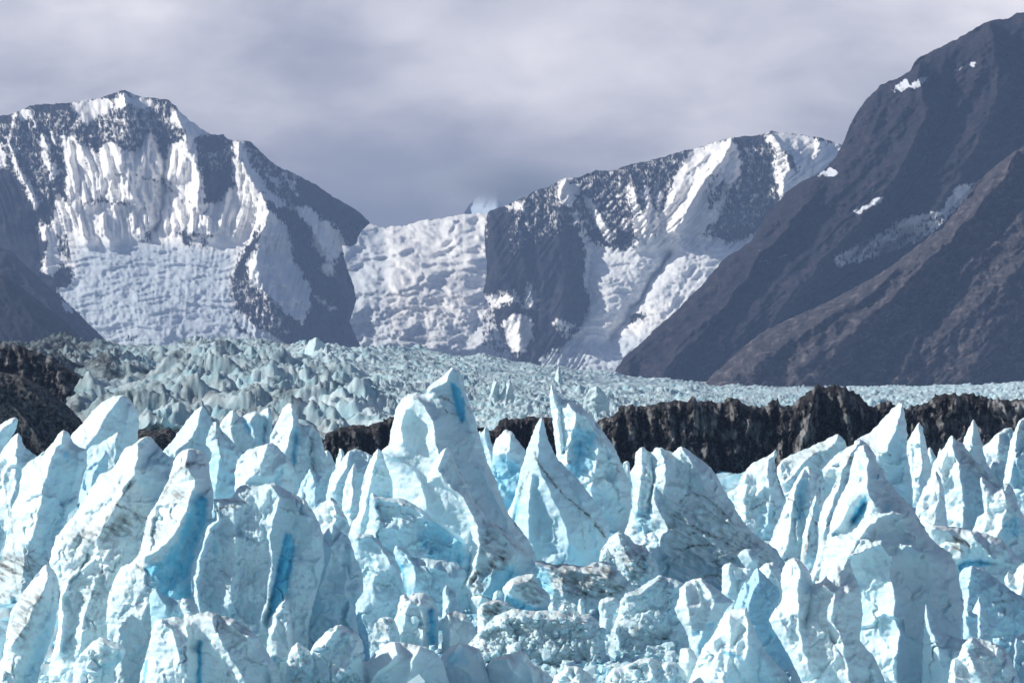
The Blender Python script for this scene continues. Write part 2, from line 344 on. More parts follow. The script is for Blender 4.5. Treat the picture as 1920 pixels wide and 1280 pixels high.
S('ice_ridge','ice ridge','jagged double peaked ice ridge with blue hollow in the back row',912,'405,960 409,840 412,795 420,785 430,772 438,768 444,773 449,783 456,779 465,774 480,772 490,774 499,763 506,762 510,775 511,800 508,830 514,860 522,960',[(30,'437,770 430,795 440,830 445,870'),(30,'480,774 470,790 478,820'),(5,'497,775 496,800 496,850',1.2),(26,'505,765 506,800 504,850'),(8,'458,790 466,812')],blue=[B(.6,'455,788 475,795 478,812 460,812',5),B(.3,'485,780 500,780 500,870 480,870',7)],veins=[V(.6,1.3,'495,780 496,800 495,830')])
S('ice_block','ice block','rounded white ice block with flat right face below the double peaked ridge',985,'438,1040 440,930 441,880 444,866 453,853 465,842 485,837 500,831 512,830 522,838 530,848 542,860 551,880 558,892 561,905 562,940 572,1040',[(46,'503,832 497,850 490,872 478,888 462,905 455,930'),(24,'530,870 520,920')],blue=[B(.35,'515,880 530,880 526,915 514,915',5)],veins=[V(.35,1.3,'478,848 484,858'),V(.3,1.2,'458,868 464,862'),V(.5,1.2,'524,840 531,849')])
S('ice_spire','ice spire','slender bright white spire with a vertical blue crack on its right side',960,'498,1000 502,870 506,838 508,815 515,800 522,785 530,765 540,756 550,756 556,770 560,790 569,800 577,795 584,796 590,805 600,814 605,828 610,850 620,872 626,905 632,1000',
 [(44,'545,758 551,785 549,800 541,825 536,850'),(8,'556,810 552,840 550,880',1.2),(30,'582,798 572,830 570,880'),(7,'586,810 587,850 590,890',1),(26,'600,820 604,870 610,910')],blue=[B(.75,'552,800 560,800 556,865 548,870',4)],veins=[V(.8,1.5,'578,812 584,825 583,850 588,885'),V(.5,1.4,'560,884 580,882 594,884'),V(.5,1.3,'524,848 532,846')])
S('ice_chunk','ice chunk','tiny white ice chunk by the foot of the dark debris left of the central peak',945,'600,980 604,858 607,846 615,842 621,853 629,870 634,884 636,980',[(10,'614,845 615,870')])
S('ice_chunk','ice chunk','tiny pointed ice spike standing before the black debris left of the central peak',950,'625,980 629,866 633,852 638,838 645,848 650,870 656,980',[(10,'638,840 640,870')])
S('ice_shard','ice shard','flat pale shard standing alone above the big shaded block',1032,'548,1080 552,960 555,930 565,906 575,888 583,876 590,886 600,893 604,893 606,915 607,945 614,1000 620,1080',[(26,'583,878 588,897 592,930 590,970')],blue0=.25)
S('ice_block','ice block','small angular white block right of the big shaded block top',1060,'572,1110 578,985 586,955 600,945 612,937 620,931 630,938 640,955 650,970 656,986 662,1010 672,1110',[(30,'621,932 630,955 626,985 614,1010'),(12,'608,945 605,975')],veins=[V(.3,1.2,'612,945 610,975')])
S('ice_spire','ice spire','wide white spire with sloping right shoulder left of the central peak',990,'606,1040 611,930 614,914 620,890 635,870 645,855 655,843 668,841 685,847 702,857 712,880 700,950 690,1040',[(40,'657,843 650,870 640,895 625,920'),(24,'690,860 680,920')],blue0=.12)
S('ice_spire','ice spire','narrow cream spire in front of the wide spire with sloping shoulder',1006,'636,1060 642,940 643,918 650,895 658,877 665,866 668,880 668,905 672,940 682,1060',[(30,'664,869 662,905 660,950'),(12,'652,905 650,940')],veins=[V(.4,1.2,'665,880 662,920')])
S('ice_ridge','ice ridge','smooth grey blue ridge sloping right from a pointed top, left of the central peak',1110,'652,1160 655,1000 658,985 662,975 671,966 675,940 679,910 685,885 690,870 700,850 710,840 722,850 740,862 760,878 775,894 790,905 803,920 825,960 845,1010 862,1160',
 [(52,'710,842 705,865 695,900 686,945 678,980'),(26,'760,890 750,930 735,1000')],blue=[B(.45,'690,930 780,915 830,960 840,1050 700,1060',25)],blue0=.1,veins=[V(.3,1.4,'762,915 775,914')])
S('ice_block','ice block','wavy topped blue block beneath the sloping grey blue ridge',1150,'672,1200 678,1060 684,1000 690,980 693,955 693,930 698,922 710,930 725,933 745,932 770,940 785,950 800,960 815,975 840,988 865,1005 880,1030 886,1058 884,1100 884,1200',
 [(40,'700,932 725,940 750,942 780,955 800,970 840,996 865,1018',1.2),(30,'700,980 760,1000 820,1040'),(14,'860,1040 845,1080'),(24,'700,1040 780,1080')],blue=[B(.65,'800,970 880,1010 886,1070 850,1110 810,1070 780,1010',16)],blue0=.2,
 veins=[V(.8,1.3,'692,958 700,951 715,947 728,950 742,953 755,947 762,940'),V(.4,1.3,'790,1030 812,1034')],dirt=[B(.25,'692,930 715,930 715,975 692,975',8)])
S('ice_block','ice block','grey shaded block with a white crumbly crest left of a blue slot',1192,'662,1260 664,1100 661,1006 668,1000 680,999 700,1003 712,1014 722,1026 737,1045 747,1065 755,1088 758,1110 752,1150 745,1260',[(34,'665,1010 682,1006 702,1010 716,1028 735,1060'),(22,'700,1060 705,1120')],blue0=.2,veins=[V(.6,1.6,'707,1094 722,1097 738,1099'),V(.3,1.2,'700,1135 712,1142')],noise=(4.4,1.0,0.30))
S('ice_block','ice block','pale blue face with small white tip right of the deep blue slot',1166,'764,1240 764,1116 758,1086 750,1062 741,1046 738,1035 742,1021 750,1024 762,1031 772,1044 800,1046 830,1050 855,1055 870,1065 874,1082 862,1100 856,1240',[(34,'744,1024 760,1036 775,1060 780,1100'),(26,'800,1060 830,1070 850,1085'),(20,'790,1120 830,1120')],blue=[B(.9,'739,1040 757,1060 770,1116 764,1120 752,1080',4)],blue0=.22,veins=[V(.5,1.1,'785,1060 800,1085 806,1110'),V(.4,1.3,'842,1075 850,1085')])
S('ice_peak','ice peak','tallest central ice peak with a vivid blue slit below its tip',1120,'745,1180 738,1000 735,900 715,845 728,835 732,810 738,790 742,765 752,750 765,738 780,735 800,738 803,725 815,715 830,705 840,694 848,689 858,690 865,700 870,720 873,735 880,755 888,775 895,800 905,835 915,870 930,900 940,930 955,965 975,990 990,1010 1002,1035 1010,1070 1015,1180',
 [(100,'775,742 795,757 806,775 815,800 818,830 830,870 855,910 890,960 920,1010 950,1060'),(70,'720,848 745,860 775,880 790,905 800,950'),(44,'845,692 838,715 812,728 803,735',1.2),(30,'858,700 866,730 872,750'),(8,'848,722 853,735 859,757 864,775 867,788',2.2),(34,'870,755 876,785 890,830'),(75,'760,770 752,800 756,830'),(50,'900,880 940,960 970,1020')],
 blue=[B(1.0,'844,715 851,717 862,728 868,748 872,772 870,787 867,793 862,788 856,772 850,745',3)],blue0=.05,veins=[V(.8,1.4,'820,743 833,745 846,752 850,757'),V(.8,1.3,'832,765 840,774 855,777'),V(.6,1.3,'870,756 878,766 884,776'),V(.4,1.2,'747,770 752,790'),V(.3,1.1,'880,930 900,950 912,970')],noise=(3.9,0.7,0.30),dome=8,domeR=16,facet=.35)
S('ice_buttress','ice buttress','curved brown speckled ice rib leaning on the front of the central peak',1148,'880,1200 876,1140 857,1113 854,1095 867,1076 879,1046 886,1021 885,1000 879,975 871,955 858,937 845,922 820,912 801,905 800,893 805,883 815,865 828,846 837,837 845,843 851,860 862,884 875,905 885,932 900,952 915,973 935,985 955,1000 975,1020 995,1040 1003,1058 985,1085 960,1100 935,1120 924,1200',
 [(60,'837,840 828,860 822,885 840,905 862,925 878,950 895,985 900,1020 893,1060 880,1095'),(50,'925,985 950,1010 975,1040'),(56,'900,1020 930,1050 920,1090 900,1130'),(28,'850,870 880,930 910,980',.6)],
 dirt=[B(.85,'925,1040 945,1030 955,1042 948,1058 925,1068 905,1085 912,1060',7),B(.55,'862,1075 910,1060 925,1075 905,1110 880,1105 862,1098',10),B(.4,'895,1005 930,990 940,1030 900,1040',10)],
 veins=[V(.7,1.3,'862,884 872,896 880,912 890,925'),V(.6,1.3,'930,985 948,1005 960,1020 978,1030'),V(.6,1.6,'950,1018 935,1040 930,1052'),V(.5,1.2,'880,1100 876,1125'),V(.5,1.2,'905,1085 915,1115 925,1125'),V(.4,1.2,'885,905 870,925')],blue=[B(.6,'905,1075 960,1060 985,1080 930,1130 905,1110',9)],noise=(5.5,1.7,0.48))
S('ice_spire','ice spire','small notched shard just right of the tallest peak',955,'893,1010 896,860 897,806 903,811 910,797 915,803 920,825 925,838 935,860 945,900 962,1010',[(20,'910,800 916,840 925,880'),(9,'903,815 906,850')],blue0=.2)
S('ice_block','ice block','bright white notched block with cyan foot right of the central peak',962,'922,1010 922,880 925,834 932,820 943,809 948,804 962,811 970,825 978,835 985,843 987,862 984,890 988,1010',[(36,'962,812 957,830 953,850 940,850'),(18,'975,850 972,890')],blue=[B(.7,'925,855 950,858 985,880 985,1000 925,1000',12)],noise=(2.8,0.7,0.24))
S('ice_chunk','ice chunk','thin upright ice flake leaning on the veined pyramid',985,'970,930 973,892 976,880 982,870 984,866 986,880 984,892 978,930',[(9,'982,872 978,890')],blue0=.1)
S('ice_pyramid','ice pyramid','large smooth ice pyramid crossed by a long dark diagonal crack',1085,'915,1180 930,1000 950,965 965,930 975,890 985,850 992,830 1002,805 1010,785 1015,782 1020,790 1025,815 1035,840 1045,860 1060,875 1075,890 1090,905 1105,925 1120,945 1135,975 1145,1000 1147,1030 1140,1180',
 [(66,'1014,784 1010,830 1008,870 1020,900 1050,960 1070,1020'),(14,'985,880 976,920 965,965 955,1010',1.3),(52,'1000,890 990,950 990,1010'),(30,'1085,930 1110,980 1125,1040')],
 veins=[V(1,2.0,'1003,848 1007,862 1012,872 1022,884 1028,893 1040,907 1052,921'),V(1,1.5,'1052,921 1062,932 1074,941 1085,952'),V(1,2.2,'1082,948 1090,955 1100,963 1108,972 1122,988 1133,1004'),V(.9,1.5,'1010,878 1000,880 992,884 986,895'),V(.7,1.8,'980,905 977,920 974,935'),V(.4,1.1,'1086,955 1092,990 1096,1030'),V(.3,1,'1060,890 1075,920 1078,940')],
 blue=[B(.75,'976,900 984,905 966,985 954,1000',6)],blue0=.22,noise=(3.9,0.7,0.24),facet=.35)
S('ice_spire','twin ice spire','twin tipped white spire against the black ridge with a cyan hollow',1000,'1050,1080 1043,900 1043,850 1040,820 1036,790 1031,760 1030,740 1032,720 1038,725 1045,736 1055,748 1070,750 1090,762 1110,780 1125,800 1140,820 1150,835 1160,855 1170,880 1180,900 1185,930 1182,955 1176,985 1190,1080',
 [(52,'1066,757 1080,778 1076,800 1066,835 1064,870'),(36,'1033,724 1040,745 1048,790 1052,850'),(14,'1052,765 1056,800 1057,850',.8),(22,'1095,810 1085,860 1080,890',1.2),(46,'1118,828 1124,850 1112,880 1110,930 1130,980'),(40,'1090,775 1115,800 1145,850 1160,900')],
 blue=[B(.6,'1078,795 1115,810 1118,850 1105,885 1080,905 1066,880 1072,840',9),B(.25,'1100,920 1140,920 1150,990 1110,1000',16)],veins=[V(.6,1.5,'1146,868 1156,872 1160,885 1150,895'),V(.5,1.3,'1160,858 1168,864'),V(.4,1.2,'1083,792 1086,802')],noise=(5.5,2.0,0.36),nscale=(34,14,4.5))
S('ice_chunk','ice chunk','tiny round white ice ball behind the twin tipped spire',950,'1165,960 1166,880 1168,868 1174,863 1180,867 1181,878 1180,890 1184,960',[(8,'1174,866 1175,880')])
S('ice_ridge','ice ridge','three humped grey ice ridge with dark fan shaped streaks at its foot',1100,'1160,1200 1166,1080 1170,1000 1178,980 1185,950 1187,920 1181,885 1190,870 1192,850 1199,840 1207,838 1217,847 1223,848 1230,838 1240,838 1252,845 1262,850 1270,840 1278,836 1290,843 1305,855 1320,865 1340,885 1352,905 1362,925 1375,945 1385,965 1400,985 1420,1005 1440,1020 1458,1038 1475,1065 1480,1200',
 [(56,'1204,841 1203,880 1200,920 1194,960'),(24,'1222,852 1226,890 1222,915 1216,960',1.1),(70,'1236,841 1246,870 1250,900 1245,930'),(84,'1224,908 1228,945 1244,972 1256,990 1246,1010 1240,1045'),(76,'1260,950 1300,990 1350,1030 1400,1050'),(56,'1280,842 1305,880 1330,930 1370,985'),(40,'1262,860 1280,900 1320,950',.6)],
 dirt=[B(.3,'1240,960 1340,920 1460,1040 1460,1090 1250,1060',20)],
 veins=[V(.7,1.6,'1275,940 1285,930 1295,923 1312,928 1332,938 1352,955 1378,985'),V(.8,1.6,'1262,965 1290,980 1310,992 1340,1005 1370,1012 1400,1030'),V(.8,1.7,'1290,1000 1320,998 1350,1012 1385,1030 1430,1045'),V(.8,2,'1262,1028 1280,1030 1300,1022 1330,1022'),V(.8,2,'1330,1052 1365,1050 1400,1042 1440,1052'),V(.6,1.5,'1330,960 1370,985 1400,1010 1440,1035'),V(.7,1.5,'1320,1078 1350,1078'),V(.6,1.4,'1221,905 1226,915'),V(.4,1.3,'1180,955 1200,965 1215,970'),V(.5,1.4,'1176,978 1196,990')],
 blue=[B(.5,'1188,955 1218,955 1218,995 1195,1000',8)],blue0=.06,strat=2.6,sdir=(1,.62),noise=(5.5,1.3,0.36))
S('ice_fragment','ice fragment','dark grey fragment at the right foot of the humped streaked ridge',1098,'1418,1150 1425,1040 1432,1022 1442,1018 1456,1030 1470,1052 1482,1075 1484,1150',[(20,'1440,1022 1448,1060')],dirt0=.25,veins=[V(.5,2,'1440,1020 1460,1045')])
S('ice_mound','ice mound','crumbly beige ice mound between the veined pyramid and the humped ridge',1130,'1100,1200 1112,1090 1128,1030 1145,1005 1160,995 1175,1002 1190,1018 1208,1022 1222,1040 1235,1060 1240,1200',[(44,'1158,998 1170,1030 1190,1070'),(20,'1135,1035 1140,1080'),(30,'1215,1035 1215,1080')],dirt=[B(.55,'1160,1030 1200,1010 1225,1060 1200,1100 1165,1075',12)],veins=[V(.6,1.8,'1165,1045 1180,1062 1190,1080')],rough=.55,dirt0=.08)
S('ice_block','ice block','long grey rock like ice block with fine dark wavy stripes',1152,'1010,1200 1004,1110 998,1080 1003,1052 1014,1049 1040,1058 1055,1055 1080,1060 1095,1062 1108,1055 1135,1050 1150,1060 1165,1075 1180,1090 1192,1107 1196,1200',[(46,'1006,1054 1030,1066 1055,1080 1060,1110'),(44,'1060,1070 1110,1075 1150,1090'),(30,'1100,1110 1160,1115')],
 dirt=[B(.55,'1030,1060 1150,1055 1190,1110 1120,1130 1060,1110 1030,1080',10)],veins=[V(.7,1.5,'1025,1062 1050,1070 1060,1062'),V(.9,1.8,'1062,1090 1090,1095 1110,1105 1135,1112 1160,1112'),V(.6,1.5,'1040,1075 1080,1080 1130,1085 1170,1095'),V(.7,1.5,'1050,1105 1090,1115 1130,1122'),V(.8,1.8,'1095,1060 1115,1065 1125,1060')],blue=[B(.7,'998,1062 1025,1068 1040,1110 1020,1118',5)],strat=2.6,sdir=(1,.3))
S('ice_boulder','ice boulder','rounded ice boulder with brown wavy bands above a bright blue base',1162,'945,1200 943,1118 943,1100 955,1086 975,1078 1000,1074 1006,1086 1013,1100 1026,1110 1033,1119 1030,1135 1022,1200',[(38,'1000,1076 990,1090 965,1095 955,1110'),(36,'990,1095 1015,1115'),(16,'960,1130 1000,1140')],dirt=[B(.55,'965,1085 1000,1078 1012,1105 1030,1120 1010,1130 985,1118 970,1105',7)],veins=[V(.7,1.6,'970,1095 985,1105 1000,1110 1025,1122'),V(.6,1.5,'980,1088 1000,1095')],blue=[B(.8,'944,1112 965,1120 1000,1138 1030,1140 1025,1160 950,1150',5)],strat=1.5,sdir=(1,.5))
S('ice_chunk','ice chunk','small white knob left of the banded boulder',1162,'922,1190 924,1120 927,1109 934,1104 941,1107 944,1120 946,1190',[(14,'934,1106 934,1120')],blue0=.1)
S('ice_boulder','ice boulder','brown capped ice block on the edge of the dirty rubble',1200,'890,1260 896,1180 894,1142 903,1131 920,1125 935,1124 952,1129 968,1140 975,1160 985,1260',[(34,'905,1136 935,1128 955,1138'),(26,'905,1150 910,1180')],dirt=[B(.75,'898,1130 930,1124 965,1138 950,1150 920,1158 905,1150',6)],veins=[V(.6,2,'930,1130 922,1150 912,1170')])
S('ice_pillar','ice pillar','thin leaning ice pillar with grey cap left of the speckled rib foot',1182,'826,1240 830,1140 829,1108 835,1095 844,1101 855,1112 862,1130 868,1150 868,1240',[(24,'835,1097 840,1125 842,1160'),(10,'855,1120 858,1150')],dirt=[B(.4,'830,1095 845,1100 855,1112 840,1112',4)],blue0=.2)
S('ice_block','ice block','squat white ice block with grey shoulder below the thin pillar',1228,'822,1290 829,1200 827,1166 838,1148 858,1145 875,1152 888,1170 896,1190 900,1290',[(32,'838,1150 848,1170 842,1210'),(20,'870,1160 880,1190')],dirt=[B(.25,'838,1146 875,1150 890,1175 850,1175',6)])
S('ice_pillar','ice pillar','broad fluted ice pillar with a blue cleft on its right',1228,'733,1290 738,1165 745,1146 749,1120 757,1112 765,1119 778,1111 795,1110 804,1116 812,1126 821,1145 823,1172 820,1290',[(34,'757,1116 770,1130 760,1150 758,1190'),(42,'770,1130 790,1135 795,1170 790,1210'),(6,'808,1140 810,1200',1.8)],blue=[B(.9,'800,1140 815,1140 820,1200 804,1220',5),B(.4,'745,1155 758,1150 757,1180 748,1180',4)],rough=.15)
S('ice_mound','ice mound','small beige topped crumbly heap left of the fluted pillar',1232,'688,1290 698,1190 702,1172 714,1156 728,1154 742,1165 750,1190 755,1290',[(18,'716,1160 725,1175 730,1200')],rough=.5,dirt=[B(.5,'702,1165 740,1158 742,1182 705,1182',6)])
S('ice_block','ice block','massive blue grey shaded block with wavy top and tall blue crevice',1308,'372,1360 372,1160 363,1120 357,1080 360,1055 370,1035 379,1010 381,985 388,974 402,971 403,955 400,935 420,934 437,932 445,915 455,908 470,909 485,912 500,905 515,905 530,915 550,925 570,935 585,955 598,980 606,1002 608,1060 580,1160 570,1360',
 [(56,'402,945 410,975 395,990 378,1040 368,1090 375,1140'),(62,'506,908 522,932 516,968 506,1005 512,1032 508,1080 502,1130 488,1165'),(46,'440,960 440,1050 430,1130'),(44,'570,945 580,980 592,1010'),(4,'538,1000 528,1035 520,1075 510,1120 503,1158',3.0),(6,'552,1010 545,1060 535,1110',1.6)],
 blue=[B(1,'534,1000 546,1000 552,1030 545,1070 538,1110 520,1140 504,1162 503,1148 512,1100 522,1050',4),B(.5,'395,1005 410,1015 412,1050 400,1040',5)],blue0=.16,
 veins=[V(.9,1.5,'402,962 412,953 425,949 438,950'),V(.6,1.5,'402,936 430,938 460,942'),V(.5,1.3,'412,1068 425,1078 434,1092'),V(.5,1.3,'524,950 545,958 562,968'),V(.5,1.3,'518,945 510,965')],noise=(5.5,1.7,0.48),strat=1.4,sdir=(.1,1))
S('ice_block','ice block','rounded shaded block with a dark blue notch, right of the tall blue crevice',1300,'560,1300 556,1160 558,1110 575,1100 588,1085 592,1050 590,1015 597,1002 604,1003 612,988 625,984 640,995 655,1010 662,1030 668,1050 677,1065 681,1085 682,1105 675,1120 666,1130 668,1160 690,1300',
 [(44,'625,987 622,1030 612,1070 600,1100'),(40,'610,1110 640,1115 665,1105'),(36,'600,1150 630,1160'),(24,'655,1030 660,1080')],blue0=.2,blue=[B(.9,'585,1010 594,1005 592,1080 572,1098 560,1100 575,1070',4),B(.4,'555,1120 680,1115 660,1200 560,1200',16)],veins=[V(.6,1.5,'660,1076 672,1081'),V(.4,1.2,'624,1035 626,1050'),V(.3,1.1,'590,1100 630,1095')])
S('ice_pillar','ice pillar','slim grey ice pillar standing inside the blue crevice of the shaded blocks',1306,'540,1280 544,1120 548,1078 552,1046 561,1036 573,1030 576,1050 574,1078 564,1098 560,1120 566,1280',[(28,'562,1038 560,1080 552,1130'),(12,'573,1036 572,1070')],blue0=.3)
S('ice_shard','ice shard','pointed white shard low in front of the blue crevice',1313,'498,1320 500,1215 505,1160 518,1142 535,1121 541,1128 545,1158 548,1185 556,1320',[(28,'534,1124 522,1150 512,1190'),(18,'542,1140 540,1190')],veins=[V(.4,1.2,'506,1155 516,1140')],blue0=.1)
S('ice_block','ice block','blue shaded slab between the shaded blocks and the crumbly rubble',1296,'520,1320 535,1230 545,1200 575,1185 600,1188 630,1180 660,1160 672,1145 680,1165 690,1185 700,1320',[(24,'560,1200 620,1196 670,1165'),(14,'600,1240 650,1230')],blue0=.55)
S('ice_mound','ice mound','rounded white ice mound right of the pointed low shard',1316,'570,1340 577,1228 590,1205 600,1195 615,1182 630,1172 642,1170 655,1179 673,1190 682,1207 680,1240 690,1340',[(40,'635,1173 622,1195 600,1215'),(30,'655,1190 660,1230'),(24,'620,1230 600,1250')],rough=.3)
S('ice_mound','ice mound','small knobbly white lump left of the rounded mound',1318,'530,1350 537,1240 547,1212 557,1203 570,1210 582,1222 592,1240 600,1350',[(28,'557,1206 562,1230'),(16,'545,1230 545,1260')],rough=.45)
S('ice_dome','ice dome','smooth double ice dome at the bottom edge left of the dirty rubble',1312,'635,1420 646,1290 648,1262 655,1236 668,1222 678,1231 688,1241 700,1226 715,1212 730,1203 750,1203 780,1208 800,1212 815,1222 828,1235 836,1256 843,1288 850,1420',[(64,'738,1206 744,1225 728,1245 700,1268 690,1290'),(60,'790,1212 776,1236 768,1265 760,1300'),(18,'683,1240 688,1262 690,1275',1.5),(40,'660,1236 662,1270')],noise=(3.3,0.6,0.24),veins=[V(.4,1.2,'768,1228 745,1245 720,1262 700,1275'),V(.3,1.1,'700,1280 730,1265')],facet=.35)
S('ice_dome','ice dome','low blue grey dome with a bright rim beside the double dome',1302,'822,1400 826,1290 822,1240 830,1225 845,1210 862,1203 880,1209 900,1216 908,1240 916,1262 932,1282 940,1400',[(40,'860,1206 850,1225 835,1245'),(34,'838,1250 860,1248 880,1262'),(24,'895,1225 905,1265')],noise=(3.3,0.7,0.24),blue=[B(.4,'835,1228 870,1212 878,1245 840,1248',7)],facet=.35)
S('ice_dome','ice dome','smooth white dome at the bottom edge in front of the dirty rubble',1302,'900,1400 908,1280 910,1248 924,1235 950,1226 972,1221 988,1225 998,1243 1015,1254 1035,1270 1045,1290 1052,1400',[(48,'925,1238 950,1236 965,1260'),(44,'975,1224 990,1250 1005,1290'),(26,'1020,1265 1025,1300')],noise=(3.3,0.8,0.24),veins=[V(.4,1.3,'985,1240 1010,1255')],facet=.35)
S('rubble_heap','ice rubble heap','dirty beige heap of crumbled ice in the lower centre',1248,'850,1400 862,1235 880,1203 905,1178 930,1153 960,1140 1000,1145 1050,1143 1090,1150 1118,1158 1132,1185 1138,1240 1148,1400',[(46,'900,1190 960,1158 1020,1160 1080,1165'),(60,'900,1240 980,1220 1060,1225'),(40,'1090,1170 1110,1200 1110,1250')],rough=.9,dirt0=.07,dirt=[B(.3,'900,1170 1000,1150 1040,1180 980,1200 900,1230',16),B(.3,'1000,1200 1060,1190 1100,1240 1020,1260',16),B(.3,'1020,1145 1100,1150 1100,1180 1030,1180',14)],noise=(6.6,2.1,0.72))
S('ice_mound','ice mound','fissured white ice mound at the bottom left with narrow blue slots',1330,'255,1420 262,1270 270,1240 276,1218 285,1182 291,1162 310,1158 330,1155 345,1160 365,1150 390,1145 410,1152 440,1160 465,1175 485,1195 500,1220 515,1245 527,1272 535,1420',
 [(60,'302,1162 322,1182 335,1215 340,1260'),(4,'374,1204 374,1230 373,1260 372,1300',2.5),(64,'396,1160 412,1195 432,1235 448,1258 470,1300'),(40,'430,1170 470,1200 495,1240'),(50,'350,1175 352,1230 345,1290'),(6,'274,1235 270,1260 268,1290',1.4)],
 blue=[B(1,'372,1200 378,1204 377,1300 369,1300 371,1240',2.5),B(.9,'271,1238 276,1238 270,1290 265,1290',3)],dirt=[B(.25,'350,1150 400,1148 470,1180 460,1210 400,1180',10)],veins=[V(.5,1.5,'400,1150 440,1165 470,1185'),V(.4,1.4,'460,1235 490,1245 520,1260')],noise=(5.5,1.4,0.42))
S('ice_block','ice block','cyan angular chunk wedged above the fissured mound',1320,'276,1290 284,1180 280,1126 282,1110 292,1103 305,1112 325,1122 345,1126 352,1145 348,1170 345,1290',[(30,'292,1105 300,1122 310,1135'),(26,'290,1135 320,1145 335,1150')],blue0=.42,noise=(2.8,0.7,0.18))
S('ice_chunk','ice chunk','small white lump right of the cyan angular chunk',1322,'332,1290 337,1165 336,1132 343,1120 355,1123 368,1131 375,1150 385,1290',[(20,'348,1124 352,1145')],rough=.3)
S('ice_mound','ice mound','elongated white lump lying low between the left ridge and fissured mound',1322,'128,1400 137,1270 140,1243 150,1225 163,1214 174,1200 190,1193 210,1200 232,1210 237,1222 226,1238 212,1255 215,1400',[(44,'182,1200 200,1210 225,1216'),(40,'150,1232 180,1228 200,1245')],blue=[B(.45,'150,1250 200,1240 230,1225 225,1245 180,1262',6)],rough=.25)
S('ice_chunk','ice chunk','blue white ice lump at the left edge below the crumbly ridge',1306,'-40,1400 -35,1200 -20,1180 0,1175 12,1184 13,1200 5,1216 0,1240 0,1400',[(20,'-10,1182 -8,1210')],blue0=.2)
S('ice_chunk','ice chunk','small cream lump in the bottom left corner',1320,'-30,1400 -20,1280 -5,1262 10,1257 20,1262 27,1280 36,1400',[(20,'8,1260 8,1290')],rough=.5)
S('ice_block','ice block','blocky white spire with black split on its right, above the ridge shoulder',1010,'1358,1120 1362,1000 1366,960 1364,922 1378,917 1385,905 1392,890 1400,878 1410,868 1420,863 1435,857 1448,849 1455,841 1456,852 1453,864 1457,880 1458,895 1465,914 1473,930 1478,1000 1480,1120',
 [(48,'1440,860 1438,890 1444,930 1440,980'),(30,'1452,850 1453,880 1457,920'),(34,'1400,890 1398,940 1400,1000'),(20,'1418,900 1416,930',.7)],veins=[V(.8,1.5,'1410,954 1422,946 1438,941 1450,940 1456,950'),V(.9,2,'1454,864 1456,885 1462,908 1470,930'),V(.5,1.5,'1378,918 1388,898 1400,880'),V(.4,1.3,'1368,942 1380,950 1400,965')],blue=[B(.3,'1420,950 1450,950 1450,1010 1415,1010',10)],noise=(5.5,1.8,0.42),dirt0=.04)
S('ice_block','ice block','long slanted white slab with dark speckles in the right back row',980,'1446,1060 1458,940 1456,885 1458,874 1466,862 1480,853 1500,845 1520,837 1545,825 1560,818 1572,812 1580,820 1587,833 1590,880 1585,1060',[(42,'1571,815 1566,835 1530,848 1500,872 1475,905'),(26,'1580,850 1560,900'),(24,'1466,870 1468,900')],dirt=[B(.3,'1480,850 1560,822 1568,850 1500,870 1475,880',8)],veins=[V(.6,1.3,'1462,893 1475,897 1485,888'),V(.4,1.2,'1540,836 1560,832 1570,840'),V(.4,1.2,'1520,845 1532,840')],noise=(4.4,1.5,0.48))
S('ice_spire','ice spire','pale cyan edged spire in front of the long speckled slab',1050,'1432,1180 1438,1060 1440,1025 1450,1000 1465,960 1475,935 1485,914 1495,895 1505,880 1515,871 1526,884 1540,890 1546,910 1546,950 1548,1000 1550,1180',
 [(46,'1507,880 1500,905 1488,930 1486,960 1480,1000 1470,1040'),(44,'1515,876 1518,910 1520,940'),(18,'1500,930 1504,960 1508,1000',.9),(30,'1530,900 1536,950')],blue=[B(.5,'1498,900 1512,900 1510,960 1498,1000 1488,960',7)],veins=[V(.8,1.3,'1468,940 1478,937 1490,939'),V(.6,1.3,'1490,940 1496,960 1502,985'),V(.5,1.4,'1440,1025 1452,1000 1466,962')],noise=(5.0,1.5,0.36))
S('ice_spire','ice spire','small bone like spire with black veins left of the tall right cone',1066,'1494,1180 1500,1060 1506,1000 1512,975 1518,958 1521,944 1530,927 1535,938 1537,958 1540,975 1535,1000 1545,1030 1550,1180',[(32,'1529,930 1522,960 1515,1000 1512,1040'),(14,'1533,985 1530,1020')],veins=[V(.9,1.4,'1524,944 1519,958 1520,968 1527,978 1533,982'),V(.8,1.8,'1518,1000 1513,1020 1508,1050'),V(.7,2.5,'1512,1015 1508,1045')],blue=[B(.4,'1528,945 1538,955 1536,975 1526,972',4)])
S('ice_ridge','ice ridge','rising white crest with grimy upper edge behind the tall right cone',1125,'1502,1240 1512,1100 1532,1040 1535,1010 1534,985 1538,960 1546,940 1556,925 1567,905 1560,893 1545,897 1540,882 1555,865 1570,850 1585,840 1600,834 1610,821 1622,829 1640,850 1652,900 1662,1000 1670,1240',
 [(56,'1606,835 1590,860 1580,885 1570,920 1556,955 1546,1000'),(30,'1560,872 1575,865 1590,850'),(14,'1563,900 1560,930',.5)],dirt=[B(.6,'1586,852 1600,845 1600,870 1585,880',5)],veins=[V(.5,1.3,'1564,898 1572,905 1566,918'),V(.4,1.2,'1590,850 1580,872'),V(.5,1.4,'1560,960 1552,990 1545,1030')],strat=1.8,sdir=(-.5,1))
